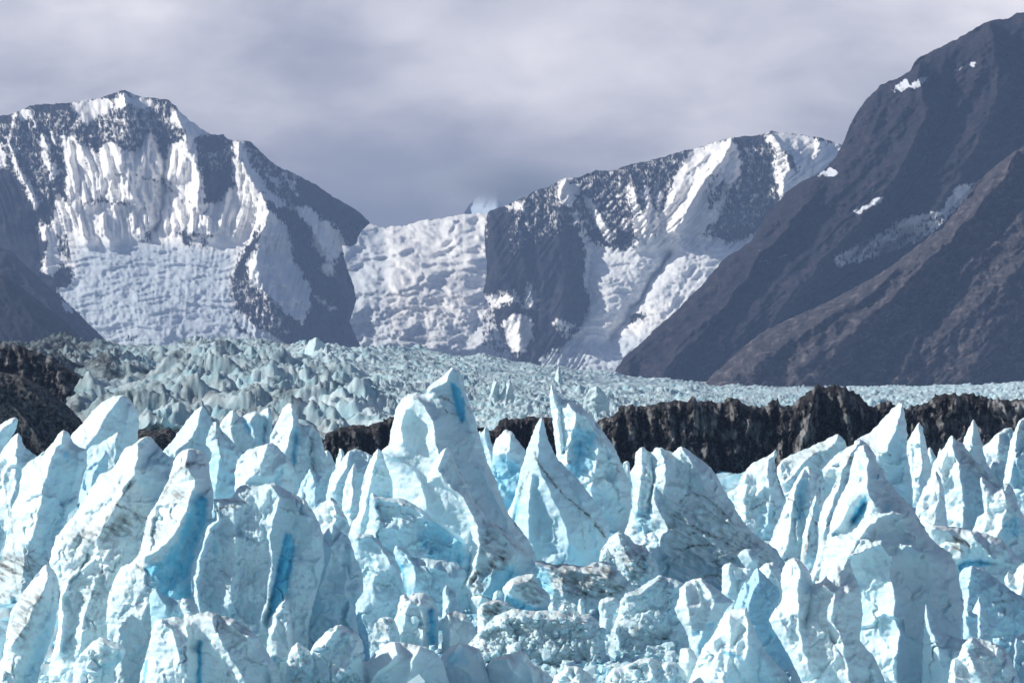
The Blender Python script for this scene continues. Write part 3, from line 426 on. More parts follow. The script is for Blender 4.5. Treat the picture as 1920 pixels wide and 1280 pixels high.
S('ice_cone','ice cone','tall rounded ice cone on the right with blue hollow and shaded flank',1335,'1530,1460 1532,1250 1528,1120 1540,1060 1546,1030 1553,1000 1563,960 1576,930 1590,905 1597,870 1603,848 1611,836 1622,834 1632,842 1638,856 1646,875 1660,895 1675,915 1690,930 1702,942 1716,960 1731,985 1746,1010 1763,1024 1781,1035 1792,1055 1798,1085 1804,1110 1807,1140 1802,1175 1798,1220 1806,1460',
 [(86,'1618,838 1628,858 1626,890 1629,925 1640,950'),(96,'1610,1012 1630,985 1650,968 1672,962 1690,966'),(14,'1622,945 1610,960 1600,978',2.0),(118,'1592,1043 1625,1030 1650,1020 1668,1042 1668,1075 1678,1115 1676,1150 1688,1190 1682,1220 1684,1290'),(56,'1560,1000 1575,985 1592,950'),(40,'1600,1095 1607,1140 1602,1180',.6),(104,'1690,1022 1710,1024 1724,1036',.6),(60,'1715,1000 1740,1080 1750,1180'),(40,'1770,1060 1780,1140')],
 blue=[B(1,'1624,926 1612,945 1602,955 1596,975 1603,984 1614,972 1621,955',4),B(.6,'1606,858 1611,860 1618,880 1612,882',3),B(.35,'1580,1060 1622,1110 1626,1170 1605,1215 1590,1170',10),B(.4,'1636,890 1660,888 1662,896 1636,898',3),B(.5,'1660,945 1672,945 1670,958 1660,958',3)],blue0=.08,
 veins=[V(.35,1.1,'1598,1000 1612,990 1630,970'),V(.4,1.2,'1548,1025 1562,1022 1580,1024')],noise=(5.5,1.0,0.30),dome=8,domeR=18,backmax=160)
S('ice_ridge','ice ridge','bulging white two pronged ridge in front of the tall right cone',1352,'1400,1480 1540,1400 1524,1340 1510,1292 1495,1260 1480,1230 1465,1205 1450,1180 1441,1161 1450,1145 1464,1130 1467,1110 1463,1085 1467,1065 1475,1050 1490,1044 1500,1048 1510,1060 1520,1078 1527,1096 1540,1090 1555,1068 1570,1056 1590,1046 1598,1070 1612,1100 1618,1150 1612,1200 1640,1232 1665,1290 1680,1400 1690,1480',
 [(66,'1489,1047 1500,1068 1496,1100 1500,1130 1495,1170 1505,1210 1520,1260'),(22,'1522,1090 1518,1125 1512,1160',.9),(74,'1545,1095 1565,1110 1560,1160 1580,1205 1588,1250 1600,1300'),(52,'1590,1110 1572,1135 1566,1160',1.0),(50,'1460,1160 1478,1190 1510,1250'),(40,'1600,1190 1600,1230 1625,1260')],blue=[B(.3,'1500,1052 1515,1075 1522,1110 1508,1120 1500,1090',7)],veins=[V(.5,1.5,'1478,1052 1490,1040 1498,1046'),V(.3,1.2,'1510,1150 1513,1180'),V(.3,1.2,'1605,1225 1590,1240')],noise=(6.6,1.7,0.36),dome=6)
S('ice_block','ice block','small upright white block beneath the balanced ice ball',1166,'1350,1200 1353,1110 1354,1062 1362,1055 1373,1054 1380,1062 1396,1064 1410,1058 1420,1062 1425,1090 1425,1200',[(24,'1368,1060 1372,1090 1365,1110'),(16,'1400,1070 1402,1100')],blue0=.1)
S('ice_boulder','ice ball','oval greenish ice ball balanced on top of a small white block',1168,'1399,1064 1389,1052 1384,1041 1390,1031 1403,1028 1417,1034 1423,1048 1422,1062 1410,1066 1402,1066',[(22,'1403,1036 1410,1050')],blue0=.15,noise=(1.1,0.3,0.12),dirt0=.06,facet=.35)
S('ice_mound','ice mound','small cream mound right of the balanced ice ball',1172,'1415,1210 1420,1085 1423,1065 1436,1055 1450,1053 1462,1062 1468,1085 1472,1210',[(24,'1440,1057 1448,1075 1460,1090')],veins=[V(.4,1.3,'1430,1060 1445,1075 1458,1090')])
S('ice_block','ice block','glassy cyan block with a pointed top below the cream mound',1262,'1366,1420 1372,1180 1376,1138 1385,1114 1396,1090 1402,1094 1410,1075 1420,1062 1430,1074 1450,1093 1463,1110 1456,1150 1466,1200 1485,1240 1502,1290 1520,1420',[(40,'1420,1065 1424,1090 1412,1110 1402,1150'),(30,'1398,1094 1396,1130 1390,1170'),(30,'1440,1120 1445,1180')],blue0=.45,veins=[V(.6,1.3,'1427,1093 1429,1097'),V(.5,1.4,'1412,1107 1416,1110')],noise=(3.3,0.8,0.24))
S('ice_slab','ice slab','flat white diamond shaped slab right of the greyish crumbly wall',1272,'1298,1400 1302,1262 1298,1225 1291,1195 1283,1175 1270,1156 1265,1142 1273,1122 1274,1102 1290,1088 1315,1082 1325,1090 1345,1104 1360,1117 1376,1128 1362,1142 1348,1165 1338,1185 1326,1215 1330,1400',[(36,'1315,1086 1330,1105 1340,1130 1325,1165 1312,1200'),(34,'1285,1100 1290,1140 1300,1180')],blue=[B(.7,'1298,1185 1312,1178 1312,1184 1298,1192',2.5),B(.7,'1322,1172 1340,1164 1342,1168 1324,1178',2.5),B(.4,'1305,1190 1340,1170 1325,1220 1305,1230',6)],noise=(4.4,1.4,0.48))
S('ice_block','ice block','big white rounded wedge, shaded right side, in front of the glassy cyan block',1305,'1275,1440 1290,1280 1308,1238 1320,1210 1340,1186 1350,1160 1365,1144 1380,1139 1400,1139 1406,1163 1420,1190 1432,1215 1452,1240 1476,1262 1488,1300 1500,1440',[(66,'1396,1142 1404,1175 1402,1215 1396,1240'),(44,'1340,1200 1350,1240 1330,1290'),(30,'1430,1230 1440,1270'),(54,'1370,1160 1370,1220 1360,1280')],blue=[B(.7,'1355,1218 1390,1230 1389,1234 1352,1222',2),B(.25,'1405,1170 1450,1245 1470,1290 1410,1290',12)],noise=(4.4,1.1,0.30))
S('ice_chunk','ice chunk','small triangular white chunk left of the big rounded wedge',1302,'1266,1400 1274,1260 1273,1225 1277,1214 1295,1214 1305,1228 1312,1245 1320,1400',[(26,'1290,1217 1292,1240')])
S('ice_wall','ice wall','greyish crumbly ice wall with black gravel hollow near its foot',1238,'1130,1320 1140,1225 1146,1180 1158,1152 1162,1126 1175,1111 1195,1104 1215,1090 1235,1077 1260,1084 1282,1092 1290,1130 1292,1200 1300,1320',[(46,'1175,1118 1200,1112 1230,1090'),(24,'1200,1150 1240,1140 1265,1150'),(44,'1155,1180 1165,1220'),(14,'1205,1190 1250,1192',1.2),(40,'1180,1230 1250,1225')],
 dirt=[B(.9,'1210,1192 1235,1188 1258,1196 1250,1206 1215,1200',4),B(.35,'1165,1165 1270,1175 1285,1210 1170,1215',14),B(.3,'1160,1110 1240,1080 1260,1095 1170,1130',8),B(.5,'1125,1180 1150,1170 1150,1215 1130,1225',8)],blue0=.12,rough=.35)
S('ice_boulder','ice boulder','flat oval pale boulder left of the greyish crumbly wall',1195,'1120,1230 1124,1150 1121,1135 1127,1123 1140,1118 1155,1120 1163,1128 1158,1142 1148,1152 1150,1230',[(20,'1128,1130 1150,1124'),(12,'1135,1150 1140,1160')],veins=[V(.4,1.2,'1124,1140 1140,1136 1155,1130')])
S('ice_chunk','ice chunk','thin upright white nub on the dirty rubble beside the striped block',1190,'1082,1220 1083,1140 1084,1126 1089,1121 1095,1128 1097,1150 1104,1220',[(12,'1089,1124 1090,1150')])
S('ice_chunk','ice chunk','small round cyan nub sitting on the dirty rubble below the striped block',1188,'1022,1220 1026,1150 1028,1135 1035,1126 1044,1128 1048,1142 1052,1220',[(14,'1035,1130 1038,1150')],blue0=.2)
S('ice_chunk','ice chunk','knobbly white nub between the two upright nubs on the dirty rubble',1190,'1044,1220 1047,1145 1055,1131 1068,1133 1078,1142 1084,1160 1088,1220',[(14,'1058,1134 1066,1150')],rough=.3)
S('ice_mound','ice mound','broken white ice mound at the bottom edge below the greyish wall',1308,'1126,1400 1134,1290 1137,1266 1150,1252 1175,1245 1200,1234 1220,1232 1240,1240 1268,1240 1284,1258 1292,1290 1300,1400',[(44,'1180,1250 1215,1240 1225,1270'),(36,'1150,1262 1165,1290'),(34,'1250,1250 1262,1290')],rough=.4,dirt=[B(.35,'1178,1245 1200,1240 1205,1262 1185,1262',6)])
S('ice_mound','ice mound','low knobbly white mound at the bottom edge right of the smooth white dome',1312,'1025,1420 1032,1290 1040,1266 1060,1250 1080,1248 1098,1257 1116,1272 1128,1300 1135,1420',[(36,'1065,1255 1080,1280'),(20,'1045,1275 1050,1300')],rough=.5)
# right-hand field
S('ice_spire','ice spire','tall leaning spire behind the right cone, its white face tilted left',958,'1596,1060 1600,900 1598,840 1600,828 1615,818 1629,812 1645,797 1660,780 1675,765 1686,754 1693,757 1696,775 1700,800 1702,815 1700,850 1705,870 1710,900 1712,950 1716,1060',[(58,'1691,757 1685,790 1676,818 1664,845 1650,853'),(30,'1690,830 1690,880 1685,930'),(18,'1640,860 1650,880',.7)],veins=[V(.8,1.4,'1631,838 1640,845 1650,850 1662,850 1668,854'),V(.5,1.2,'1606,822 1620,830 1632,838'),V(.3,1,'1640,865 1660,875')],blue=[B(.25,'1680,800 1700,820 1710,950 1670,950 1660,860',10)],noise=(4.4,1.1,0.30))
S('ice_spire','ice spire','narrow tooth shaped spire right of the tall leaning spire',945,'1694,1020 1700,890 1700,830 1710,812 1718,797 1724,789 1728,797 1733,812 1737,835 1745,870 1752,900 1756,1020',[(36,'1723,791 1727,830 1729,870 1726,910'),(20,'1708,840 1710,880')],noise=(3.9,1.7,0.30))
S('ice_chunk','ice chunk','small white tip between the tooth shaped spire and the brown pyramid',925,'1734,980 1737,870 1739,842 1744,836 1750,848 1757,860 1764,980',[(14,'1744,840 1746,860')])
S('ice_chunk','ice chunk','thin pale tip touching the left side of the brown tinged pyramid',922,'1752,980 1757,870 1759,848 1763,839 1768,845 1774,870 1780,980',[(10,'1763,842 1765,860')])
S('ice_pyramid','ice pyramid','broad brown tinged ice pyramid near the right edge with pitted face',1030,'1716,1150 1726,1000 1742,925 1748,872 1760,852 1770,838 1780,820 1786,814 1793,825 1805,830 1815,845 1825,860 1840,872 1850,885 1865,895 1882,912 1886,1000 1892,1150',[(60,'1785,817 1788,845 1797,868 1800,900 1806,940 1806,985 1812,1020'),(14,'1756,868 1757,872',.5),(12,'1791,861 1792,866',.6),(34,'1775,850 1765,880 1772,910'),(30,'1825,880 1840,930 1850,980')],dirt=[B(.35,'1790,830 1830,865 1880,915 1860,930 1810,880',7),B(.35,'1768,890 1780,885 1775,915 1765,910',5)],veins=[V(.6,1.3,'1830,885 1845,892 1860,905 1875,915'),V(.4,1.3,'1820,900 1835,920'),V(.4,1.3,'1828,930 1840,945'),V(.4,1.2,'1785,835 1800,845 1815,855')],blue=[B(.3,'1800,870 1870,910 1870,1000 1815,1000',14)],noise=(5.5,1.5,0.42))
S('ice_spire','ice spire','low dirty tipped spire in front of the brown tinged pyramid',1044,'1704,1150 1712,985 1719,945 1730,920 1740,900 1748,890 1756,882 1764,895 1770,918 1776,980 1790,1150',[(38,'1756,885 1762,912 1758,945 1752,985'),(22,'1735,930 1730,960')],veins=[V(.6,1.4,'1756,884 1762,893'),V(.5,1.3,'1766,930 1770,935'),V(.6,1.6,'1738,975 1745,965 1750,972')],dirt=[B(.4,'1735,975 1755,962 1758,980 1742,988',5)],noise=(4.4,1.5,0.36))
S('ice_spire','ice spire','sharp white pointed spire behind the brown tinged pyramid',950,'1798,1010 1802,880 1805,830 1812,810 1820,795 1826,784 1832,795 1838,815 1843,845 1852,870 1866,900 1872,1010',[(42,'1825,786 1824,815 1822,850 1818,880'),(20,'1845,870 1845,920')],noise=(2.8,0.8,0.24))
S('ice_ridge','ice ridge','pale blue arched ridge in the back row near the right edge',915,'1836,980 1841,870 1843,836 1856,828 1870,812 1885,803 1899,800 1902,815 1906,835 1912,980',[(30,'1872,814 1874,830 1868,850'),(20,'1888,830 1890,860')],veins=[V(.5,1.3,'1880,812 1890,817 1899,820')],blue=[B(.35,'1876,812 1900,808 1900,835 1888,835',5)])
S('ice_boulder','ice boulder','rounded grey green boulder between pointed spire and the right edge spire',945,'1848,1000 1852,905 1853,877 1860,863 1872,860 1882,862 1890,876 1892,905 1896,1000',[(24,'1862,866 1862,890'),(18,'1878,880 1878,900')],veins=[V(.5,1.3,'1853,880 1860,884'),V(.4,1.2,'1868,861 1880,862')],blue0=.15)
S('ice_spire','ice spire','tall steep spire cut by the right edge with blue streaked side',1000,'1866,1120 1876,960 1881,905 1885,880 1890,850 1895,825 1903,803 1912,787 1921,782 1938,790 1952,850 1960,950 1965,1120',[(50,'1913,789 1906,820 1902,860 1892,905'),(40,'1925,800 1930,880 1925,960')],dirt=[B(.4,'1908,800 1925,795 1922,810 1908,812',4)],blue=[B(.3,'1905,830 1940,830 1940,960 1900,960 1895,900',10)],noise=(5.0,1.5,0.36))
S('ice_boulder','ice boulder','small dark capped lump beside the right edge spire foot',1022,'1866,1080 1872,960 1875,914 1888,904 1900,914 1906,935 1912,960 1920,1080',[(24,'1888,907 1890,930')],dirt=[B(.7,'1872,910 1890,903 1903,915 1890,918 1878,918',4)])
S('ice_pyramid','ice pyramid','white pyramid with a thin left prong near the right edge',1062,'1802,1180 1815,1020 1824,992 1833,968 1845,961 1843,930 1837,896 1841,892 1855,903 1868,913 1880,915 1895,930 1910,950 1920,970 1932,1000 1940,1180',[(46,'1880,918 1888,945 1880,980 1866,1015'),(26,'1841,896 1848,925 1852,960'),(34,'1905,960 1912,1000')],blue=[B(.5,'1885,975 1915,965 1920,1000 1885,1015 1878,1000',7)],noise=(4.4,1.5,0.36))
S('ice_arch','ice arch','brown stained overhanging ledge with blue underside right of the tall cone',1130,'1738,1230 1742,1040 1742,992 1746,983 1770,985 1800,989 1820,994 1850,999 1880,1014 1900,1034 1920,1058 1940,1085 1945,1230',[(56,'1750,990 1780,998 1800,1020 1800,1045'),(60,'1820,998 1832,1016 1850,1036 1868,1046'),(12,'1800,1062 1815,1053 1840,1052 1868,1056',1.6),(34,'1885,1030 1900,1060')],dirt=[B(.65,'1775,1008 1800,998 1815,1012 1808,1040 1795,1045 1785,1025',8),B(.3,'1745,985 1790,990 1770,1005',8)],veins=[V(.5,1.3,'1770,995 1760,1010 1758,1020'),V(.4,1.3,'1830,1000 1840,1020 1865,1040')],blue=[B(.85,'1796,1058 1815,1048 1850,1050 1862,1058 1835,1062 1810,1068 1800,1080',4)],noise=(5.5,1.4,0.36))
S('ice_block','ice block','dark blue shaded block with one sunlit left edge at the right',1235,'1796,1320 1804,1180 1806,1140 1802,1100 1797,1077 1805,1066 1822,1059 1845,1068 1870,1085 1895,1105 1920,1120 1945,1140 1950,1320',[(50,'1822,1062 1815,1085 1817,1110 1812,1145'),(30,'1860,1100 1870,1150 1880,1200'),(24,'1910,1130 1920,1180')],blue0=.25,veins=[V(.6,1.6,'1862,1130 1880,1126 1900,1125'),V(.5,1.5,'1878,1162 1884,1150 1882,1140'),V(.5,1.5,'1885,1108 1905,1112')],noise=(5.5,1.4,0.36))
S('ice_spire','ice spire','pair of small white prongs at the right edge above the shaded block',1190,'1878,1250 1882,1120 1885,1080 1890,1070 1900,1078 1910,1060 1920,1054 1936,1062 1944,1100 1950,1250',[(26,'1891,1073 1895,1095'),(34,'1918,1058 1920,1090 1910,1130')],noise=(3.3,1.1,0.30))
S('ice_spire','ice spire','grey blue spike in the shade in front of the sunlit edged block',1248,'1808,1330 1814,1200 1822,1150 1829,1133 1837,1114 1845,1140 1855,1168 1866,1176 1860,1205 1870,1330',[(26,'1837,1118 1838,1150 1840,1200')],blue0=.2,noise=(3.3,0.7,0.24))
S('ice_block','ice block','square shaded ice block left of the grey blue spike',1262,'1776,1330 1780,1200 1783,1154 1800,1149 1806,1160 1806,1200 1808,1330',[(20,'1790,1158 1790,1190')],blue0=.3,noise=(2.2,0.7,0.24))
S('ice_block','ice block','shaded ice block with slanted top touching the grey blue spike',1258,'1800,1330 1803,1200 1804,1150 1815,1142 1832,1152 1834,1190 1836,1330',[(22,'1814,1146 1815,1190')],blue0=.3,noise=(2.2,0.7,0.24))
S('ice_ridge','ice ridge','curved blue grey horn rising from the shaded foot of the tall cone',1352,'1726,1440 1728,1280 1732,1180 1733,1150 1736,1131 1745,1150 1756,1170 1772,1186 1790,1195 1812,1198 1830,1205 1830,1440',[(44,'1736,1136 1742,1170 1755,1205 1765,1250'),(30,'1790,1202 1795,1240')],blue0=.18,noise=(3.3,0.7,0.24),dome=4)
S('ice_boulder','ice boulder','large white snow crusted boulder in the lower right corner',1372,'1764,1480 1775,1300 1780,1258 1785,1236 1800,1226 1806,1205 1820,1193 1840,1197 1865,1205 1885,1215 1895,1235 1906,1260 1916,1285 1924,1480',[(50,'1821,1197 1815,1220 1822,1245 1838,1275 1846,1300'),(48,'1790,1236 1790,1270 1800,1300'),(36,'1870,1215 1880,1260')],blue=[B(.4,'1822,1262 1832,1262 1836,1285 1826,1285',4),B(.3,'1872,1240 1882,1240 1882,1265 1872,1265',5)],rough=.15,noise=(4.4,1.4,0.42))
S('ice_block','ice block','blue shaded block in the bottom right corner behind the snow crusted boulder',1342,'1878,1450 1884,1290 1890,1225 1901,1196 1920,1186 1945,1180 1960,1200 1960,1450',[(34,'1905,1198 1905,1250'),(30,'1935,1195 1935,1260')],blue0=.3,noise=(4.4,1.0,0.30))
for (nm, cat, lab, yb, ol, rg, kw) in SER:
    kw = dict(kw); mat = kw.pop('mat', M_ICE)
    kw.setdefault('edge', 1.4)
    o = relief(nm, ol, DIST(yb), rg, mat, step=1.8, basey=yb, **kw)
    tag(o, lab, cat, group='seracs of the glacier front')

# loose broken ice lying on the heaps, mounds and the floor: nobody could count it
def chunk_cloud(name, label, pts, sizes, mat, seed, dirtv):
    rng = np.random.default_rng(seed); g = (1+5**.5)/2
    ico = np.array([(-1,g,0),(1,g,0),(-1,-g,0),(1,-g,0),(0,-1,g),(0,1,g),(0,-1,-g),(0,1,-g),(g,0,-1),(g,0,1),(-g,0,-1),(-g,0,1)])/1.9
    tri = np.array([(0,11,5),(0,5,1),(0,1,7),(0,7,10),(0,10,11),(1,5,9),(5,11,4),(11,10,2),(10,7,6),(7,1,8),(3,9,4),(3,4,2),(3,2,6),(3,6,8),(3,8,9),(4,9,5),(2,4,11),(6,2,10),(8,6,7),(9,8,1)])
    n = len(pts); v = ico[None]*(1+rng.uniform(-.35,.35,(n,12,1)))*rng.uniform(.6,1.25,(n,1,3))*np.asarray(sizes)[:,None,None]
    a = rng.uniform(0, 6.28, n); ca, sa = np.cos(a)[:,None], np.sin(a)[:,None]
    v = np.stack([v[:,:,0]*ca-v[:,:,1]*sa, v[:,:,0]*sa+v[:,:,1]*ca, v[:,:,2]], 2)+np.asarray(pts)[:,None,:]
    f = (tri[None]+12*np.arange(n)[:,None,None]).reshape(-1,3)
    o = link_mesh(name, v.reshape(-1,3), (np.zeros((0,4), int), f), mat, attrs={'blue': np.repeat(rng.uniform(0,.35,n), 12), 'dirt': np.repeat(dirtv, 12)}, smooth=False)
    return tag(o, label, 'ice rubble', kind='stuff')
rng = np.random.default_rng(5); pp = []; ss = []; dd = []
for key, (fv, fx, fy, rough_) in FRONT.items():
    if rough_ and rough_ > .1 and len(fv) > 50:
        m = int(len(fv)*.05*min(rough_, .9)); ii = rng.integers(0, len(fv), m)
        sz = np.exp(rng.normal(-1.25, .45, m)); pp.append(fv[ii]+np.array([0,-.1,0])); ss.append(sz); dd.append(np.clip(rng.normal(.12, .14, m), 0, .6)*(.75 if 'heap' in key else .4))
def floor_z(D): return (640-(1290-(D-480)/.82))*K*D
def strew(n, x0, x1, y0, y1):
    yb = rng.uniform(y0, y1, n); D = 480+(1290-yb)*.82; px = rng.uniform(x0, x1, n)
    pp.append(np.stack([(px-960)*K*D, D, floor_z(D)+rng.uniform(.1,1.2,n)], 1)); ss.append(np.exp(rng.normal(-.75,.5,n))); dd.append(np.clip(rng.normal(.06,.1,n),0,.5))
strew(2600, -60, 1980, 1190, 1380); strew(1400, 500, 1350, 1120, 1300); strew(900, 1300, 1960, 960, 1250); strew(600,60,520,1250,1345)
chunk_cloud('ice_rubble', 'crumbled white ice rubble strewn between and over the seracs', np.vstack(pp), np.concatenate(ss), M_ICE, 9, np.concatenate(dd))
# ------------------------------------------------------------------ setting
def grid_faces(nr, nc):
    i = np.arange(nr*nc).reshape(nr, nc)
    return np.stack([i[:-1,:-1].ravel(), i[:-1,1:].ravel(), i[1:,1:].ravel(), i[1:,:-1].ravel()], 1)
def gz0(D):                      # height of the broken glacier floor between the seracs
    yb = 1290-(D-480)/.82
    return (640-yb)*K*D
# floor of the near field (rubble and snow between the seracs)
nr, nc = 520, 620
Ds = np.linspace(330, 900, nr)[:,None]*np.ones((1, nc)); Xs = np.linspace(-1,1,nc)[None,:]*np.linspace(75, 150, nr)[:,None]
w1, w2, iv, _, _ = worley(Xs/3.2, Ds/3.2, 5); v1, _, iw, _, _ = worley(Xs/1.3, Ds/1.3, 8)
Zs = gz0(Ds)+1.0*fbm(Xs/14, Ds/14, 3, 4)+(1-w1)*1.1*iv+(1-v1)*.45*iw
Zs = np.where(Ds < 400, Zs-(400-Ds)*.5, Zs)
Zs = np.where(Ds > 800, Zs-(Ds-800)*.12, Zs)
dirt = np.clip(.22*fbm(Xs/20, Ds/30, 71, 4)+.05, 0, 1)+.35*np.exp(-((Xs-4)/9)**2-((Ds-520)/26)**2)
co = np.stack([Xs.ravel(), Ds.ravel(), Zs.ravel()], 1)
o = link_mesh('glacier_floor', co, (grid_faces(nr, nc), np.zeros((0,3), int)), M_ICE, attrs={'blue': np.clip(.5+.5*fbm(Xs/8, Ds/8, 91, 3), 0, 1).ravel(), 'dirt': dirt.ravel()})
tag(o, 'snowy rubble covered glacier floor between the seracs', 'glacier', kind='structure')
# ground sheet under everything, to the horizon
n = 60
gx, gy = np.meshgrid(np.linspace(-30000, 30000, n), np.concatenate([np.linspace(-3000, 300, 8), np.geomspace(400, 15400, n-8)]))
gzz = np.where(gy < 400, -75.0, -60.0-0*gy)
o = link_mesh('ground', np.stack([gx.ravel(), gy.ravel(), gzz.ravel()], 1), (grid_faces(n, n), np.zeros((0,3), int)), M_OLD, attrs={'blue': np.zeros(n*n), 'dirt': np.full(n*n, .3)})
tag(o, 'flat valley ground and ice beneath the glacier', 'ground', kind='structure')
# mid-distance icefield
cols = np.arange(-280, 2200, 2.6); nr = 620; sN = np.linspace(0, 1, nr)
Xp = np.ones((nr,1))*cols[None,:]
def interp(xs, ys): return np.interp(cols, xs, ys)[None,:]
Df = interp([-90,300,700,1000,1200,1500,1920,2010],[1750,1800,1850,2100,2500,3000,3200,3200])
yfar = interp([-90,0,300,600,650,760,850,950,1050,1150,1250,1340,1500,1700,1820,1920,2010],[651,650,648,646,648,655,662,670,683,698,708,719,723,722,718,713,712])
Dn = 900.0
Dm = Dn*(Df/Dn)**(sN[:,None]**1.15)
yn = interp([-90,500,900,1300,2010],[860,850,860,850,830])
t = (1/Dn-1/Dm)/(1/Dn-1/Df)
yb_ = yn+(yfar-yn)*t
Xw = (Xp-960)*K*Dm; Yw = Dm
left = 1-sst(350, 1050, Xp); far = sst(.35, 1, sN[:,None])
base = (640-yb_)*K*Dm
wx_ = Xw+4*fbm(Xw/26, Yw/26, 201, 3); wy_ = Yw+4*fbm(Xw/26+9, Yw/26, 202, 3)
def blocks(sx, sy, s, jit=.9):
    """angular blocks: the highest of the roof-shaped wedges standing in the neighbouring cells"""
    X_ = wx_/sx; Y_ = wy_/sy; ix = np.floor(X_); iy = np.floor(Y_); out = np.full(X_.shape, -.4)
    for a in (-1,0,1):
        for b in (-1,0,1):
            cx = ix+a; cy = iy+b
            r1 = _h(cx,cy,s); r2 = _h(cx,cy,s+1); r3 = _h(cx,cy,s+2); r4 = _h(cx,cy,s+3); r5 = _h(cx,cy,s+5)
            px = X_-(cx+.5+jit*(r1-.5)); py = Y_-(cy+.5+jit*(r2-.5)); th = r3*3.1416; c_, s_ = np.cos(th), np.sin(th)
            u = px*c_+py*s_; v = -px*s_+py*c_
            hh_ = (.35+.85*r4)-np.maximum(u*(.7+1.6*r5), -u*(2.3-1.6*r5))-np.maximum(np.abs(v)-.42, 0)*1.3+.5*v*(r1-.5)
            hh_ = np.minimum(hh_, .4+.8*r5+.35*u*(r2-.5))
            out = np.maximum(out, hh_)
    return out
lf = 1+.25*left*np.ones_like(wx_)
h = 2.3*ridged(wx_/38+.4*wy_/40, wy_/13, 251, 4, .55)+.9*lf*blocks(14*lf, 9.5*lf, 211)+1.5*blocks(6.2, 4.6, 221)+1.3*blocks(2.8, 2.4, 231)+.5*fbm(wx_/1.5, wy_/2, 239, 2)
h += left*(5.0*np.clip(ridged(Xw/85+.9*Yw/60, Yw/34, 214, 3, .45)-.1, 0, 1.3)+2.2*ridged(wx_/55, wy_/18, 216, 3))*(1-.75*far)
h += 2.4*fbm(wx_/45, wy_/45, 215, 3)
h *= np.clip(.8+.75*fbm(Xw/38, Yw/60, 241, 3), .35, 1.35)
h *= (.92+.1*left)*np.clip(1.0-.42*(1-left)*far, .3, 1.2)
hs = h-np.percentile(h, 55)
Zw = base+hs
st = np.clip(fbm(Xw/7+wy_/90, Yw/60+Zw/9, 231, 4)*.8+.05, 0, 1)
dirt = left*(.14+.75*np.clip(fbm(Xw/60, Yw/90, 232, 3)+.25, 0, 1))*(.35+.9*st)
dirt += .5*(1-sst(60, 420, Xp))*(.4+.8*np.clip(fbm(Xw/30, Yw/40, 233, 3)+.4, 0, 1))
dirt += left*.22*np.clip(ridged(Xw/3.0, Zw/16+Yw/60, 238, 3)*.8, 0, 1)*np.clip(fbm(Xw/50, Yw/50, 239, 3)+.55, 0, 1)
dirt += .95*(1-sst(-40, 230, Xp))*(.35+.9*np.clip(fbm(Xw/22, Yw/40, 237, 3)+.5, 0, 1))
dirt += np.clip(.28*fbm(Xw/26, Yw/60, 234, 4)-.03, 0, .3)
gm = np.exp(-((Xp-1420)/110)**2)*sst(.93,.96,sN[:,None]); dirt += gm*.9*np.clip(fbm(Xw/12, Yw/60, 235, 3)+.5, 0, 1)
bl = np.clip(.3+.6*fbm(wx_/9, wy_/9+Zw/5, 236, 3), 0, .8)
co = np.stack([Xw.ravel(), Yw.ravel(), Zw.ravel()], 1)
o = link_mesh('icefield', co, (grid_faces(nr, len(cols)), np.zeros((0,3), int)), M_FAR, attrs={'blue': bl.ravel(), 'dirt': np.clip(dirt, 0, .97).ravel()})
tag(o, 'wide broken blue grey icefield stretching behind the dark moraine', 'icefield', kind='stuff')
# moraine ridges (debris covered ice) between the near seracs and the icefield
def flutes(sc, amp, s=0):
    def f(x, y, em):
        w = x+8*fbm(x/30, y/50, 400+s, 2)
        sp = (w-1300)*.06*sst(740, 900, y)
        return em*amp*(ridged(w/sc, y/130+sp*.05, 401+s, 3, .55)-.5)+em*amp*.45*(ridged((w+y*.3)/(sc*.4), y/45, 402+s, 3)-.5)
    return f
def mdirt(lo, hi, s, light=()):
    def f(x, y):
        v = fbm(x/13, y/32, 410+s, 4); d = hi-(hi-lo)*sst(.05, .6, v)
        for (st, pts) in light: d = d-st*polymask(x+3*fbm(x/8,y/20,77,2), y, P(pts), 4)*np.clip(.7+.8*fbm(x/5, y/25, 78, 3), 0, 1.2)
        return np.clip(d, 0, 1)
    return f
_fl = flutes(21, 14)
_rb = ribs([P(q) for q in ('1165,765 1150,830 1140,900','1185,760 1190,830 1200,900','1230,758 1225,800 1210,860','1250,753 1262,820 1250,900','1275,752 1285,810 1290,870','1300,746 1290,800 1300,860','1310,752 1330,800 1325,880','1345,757 1352,800 1370,860','1385,746 1375,800 1385,870','1400,760 1420,810 1430,870','1445,757 1450,810 1440,880','1466,750 1470,800 1462,860','1530,725 1495,780 1470,830 1455,900','1535,725 1512,800 1495,870 1480,930','1540,725 1535,800 1525,880','1560,723 1560,790 1550,860','1575,725 1590,790 1600,850','1590,730 1620,790 1640,850','1665,750 1655,800 1640,860','1700,766 1690,810 1700,870','1735,757 1725,800 1735,870','1755,742 1770,800 1760,860','1790,739 1790,790 1810,850','1820,740 1840,790 1850,850','1850,747 1875,790 1890,850','1880,750 1910,790 1920,830')], 7, 24, 34, 5.0, 760)
def MR1(x, y, em): return _fl(x, y, em)+_rb(x, y, em)
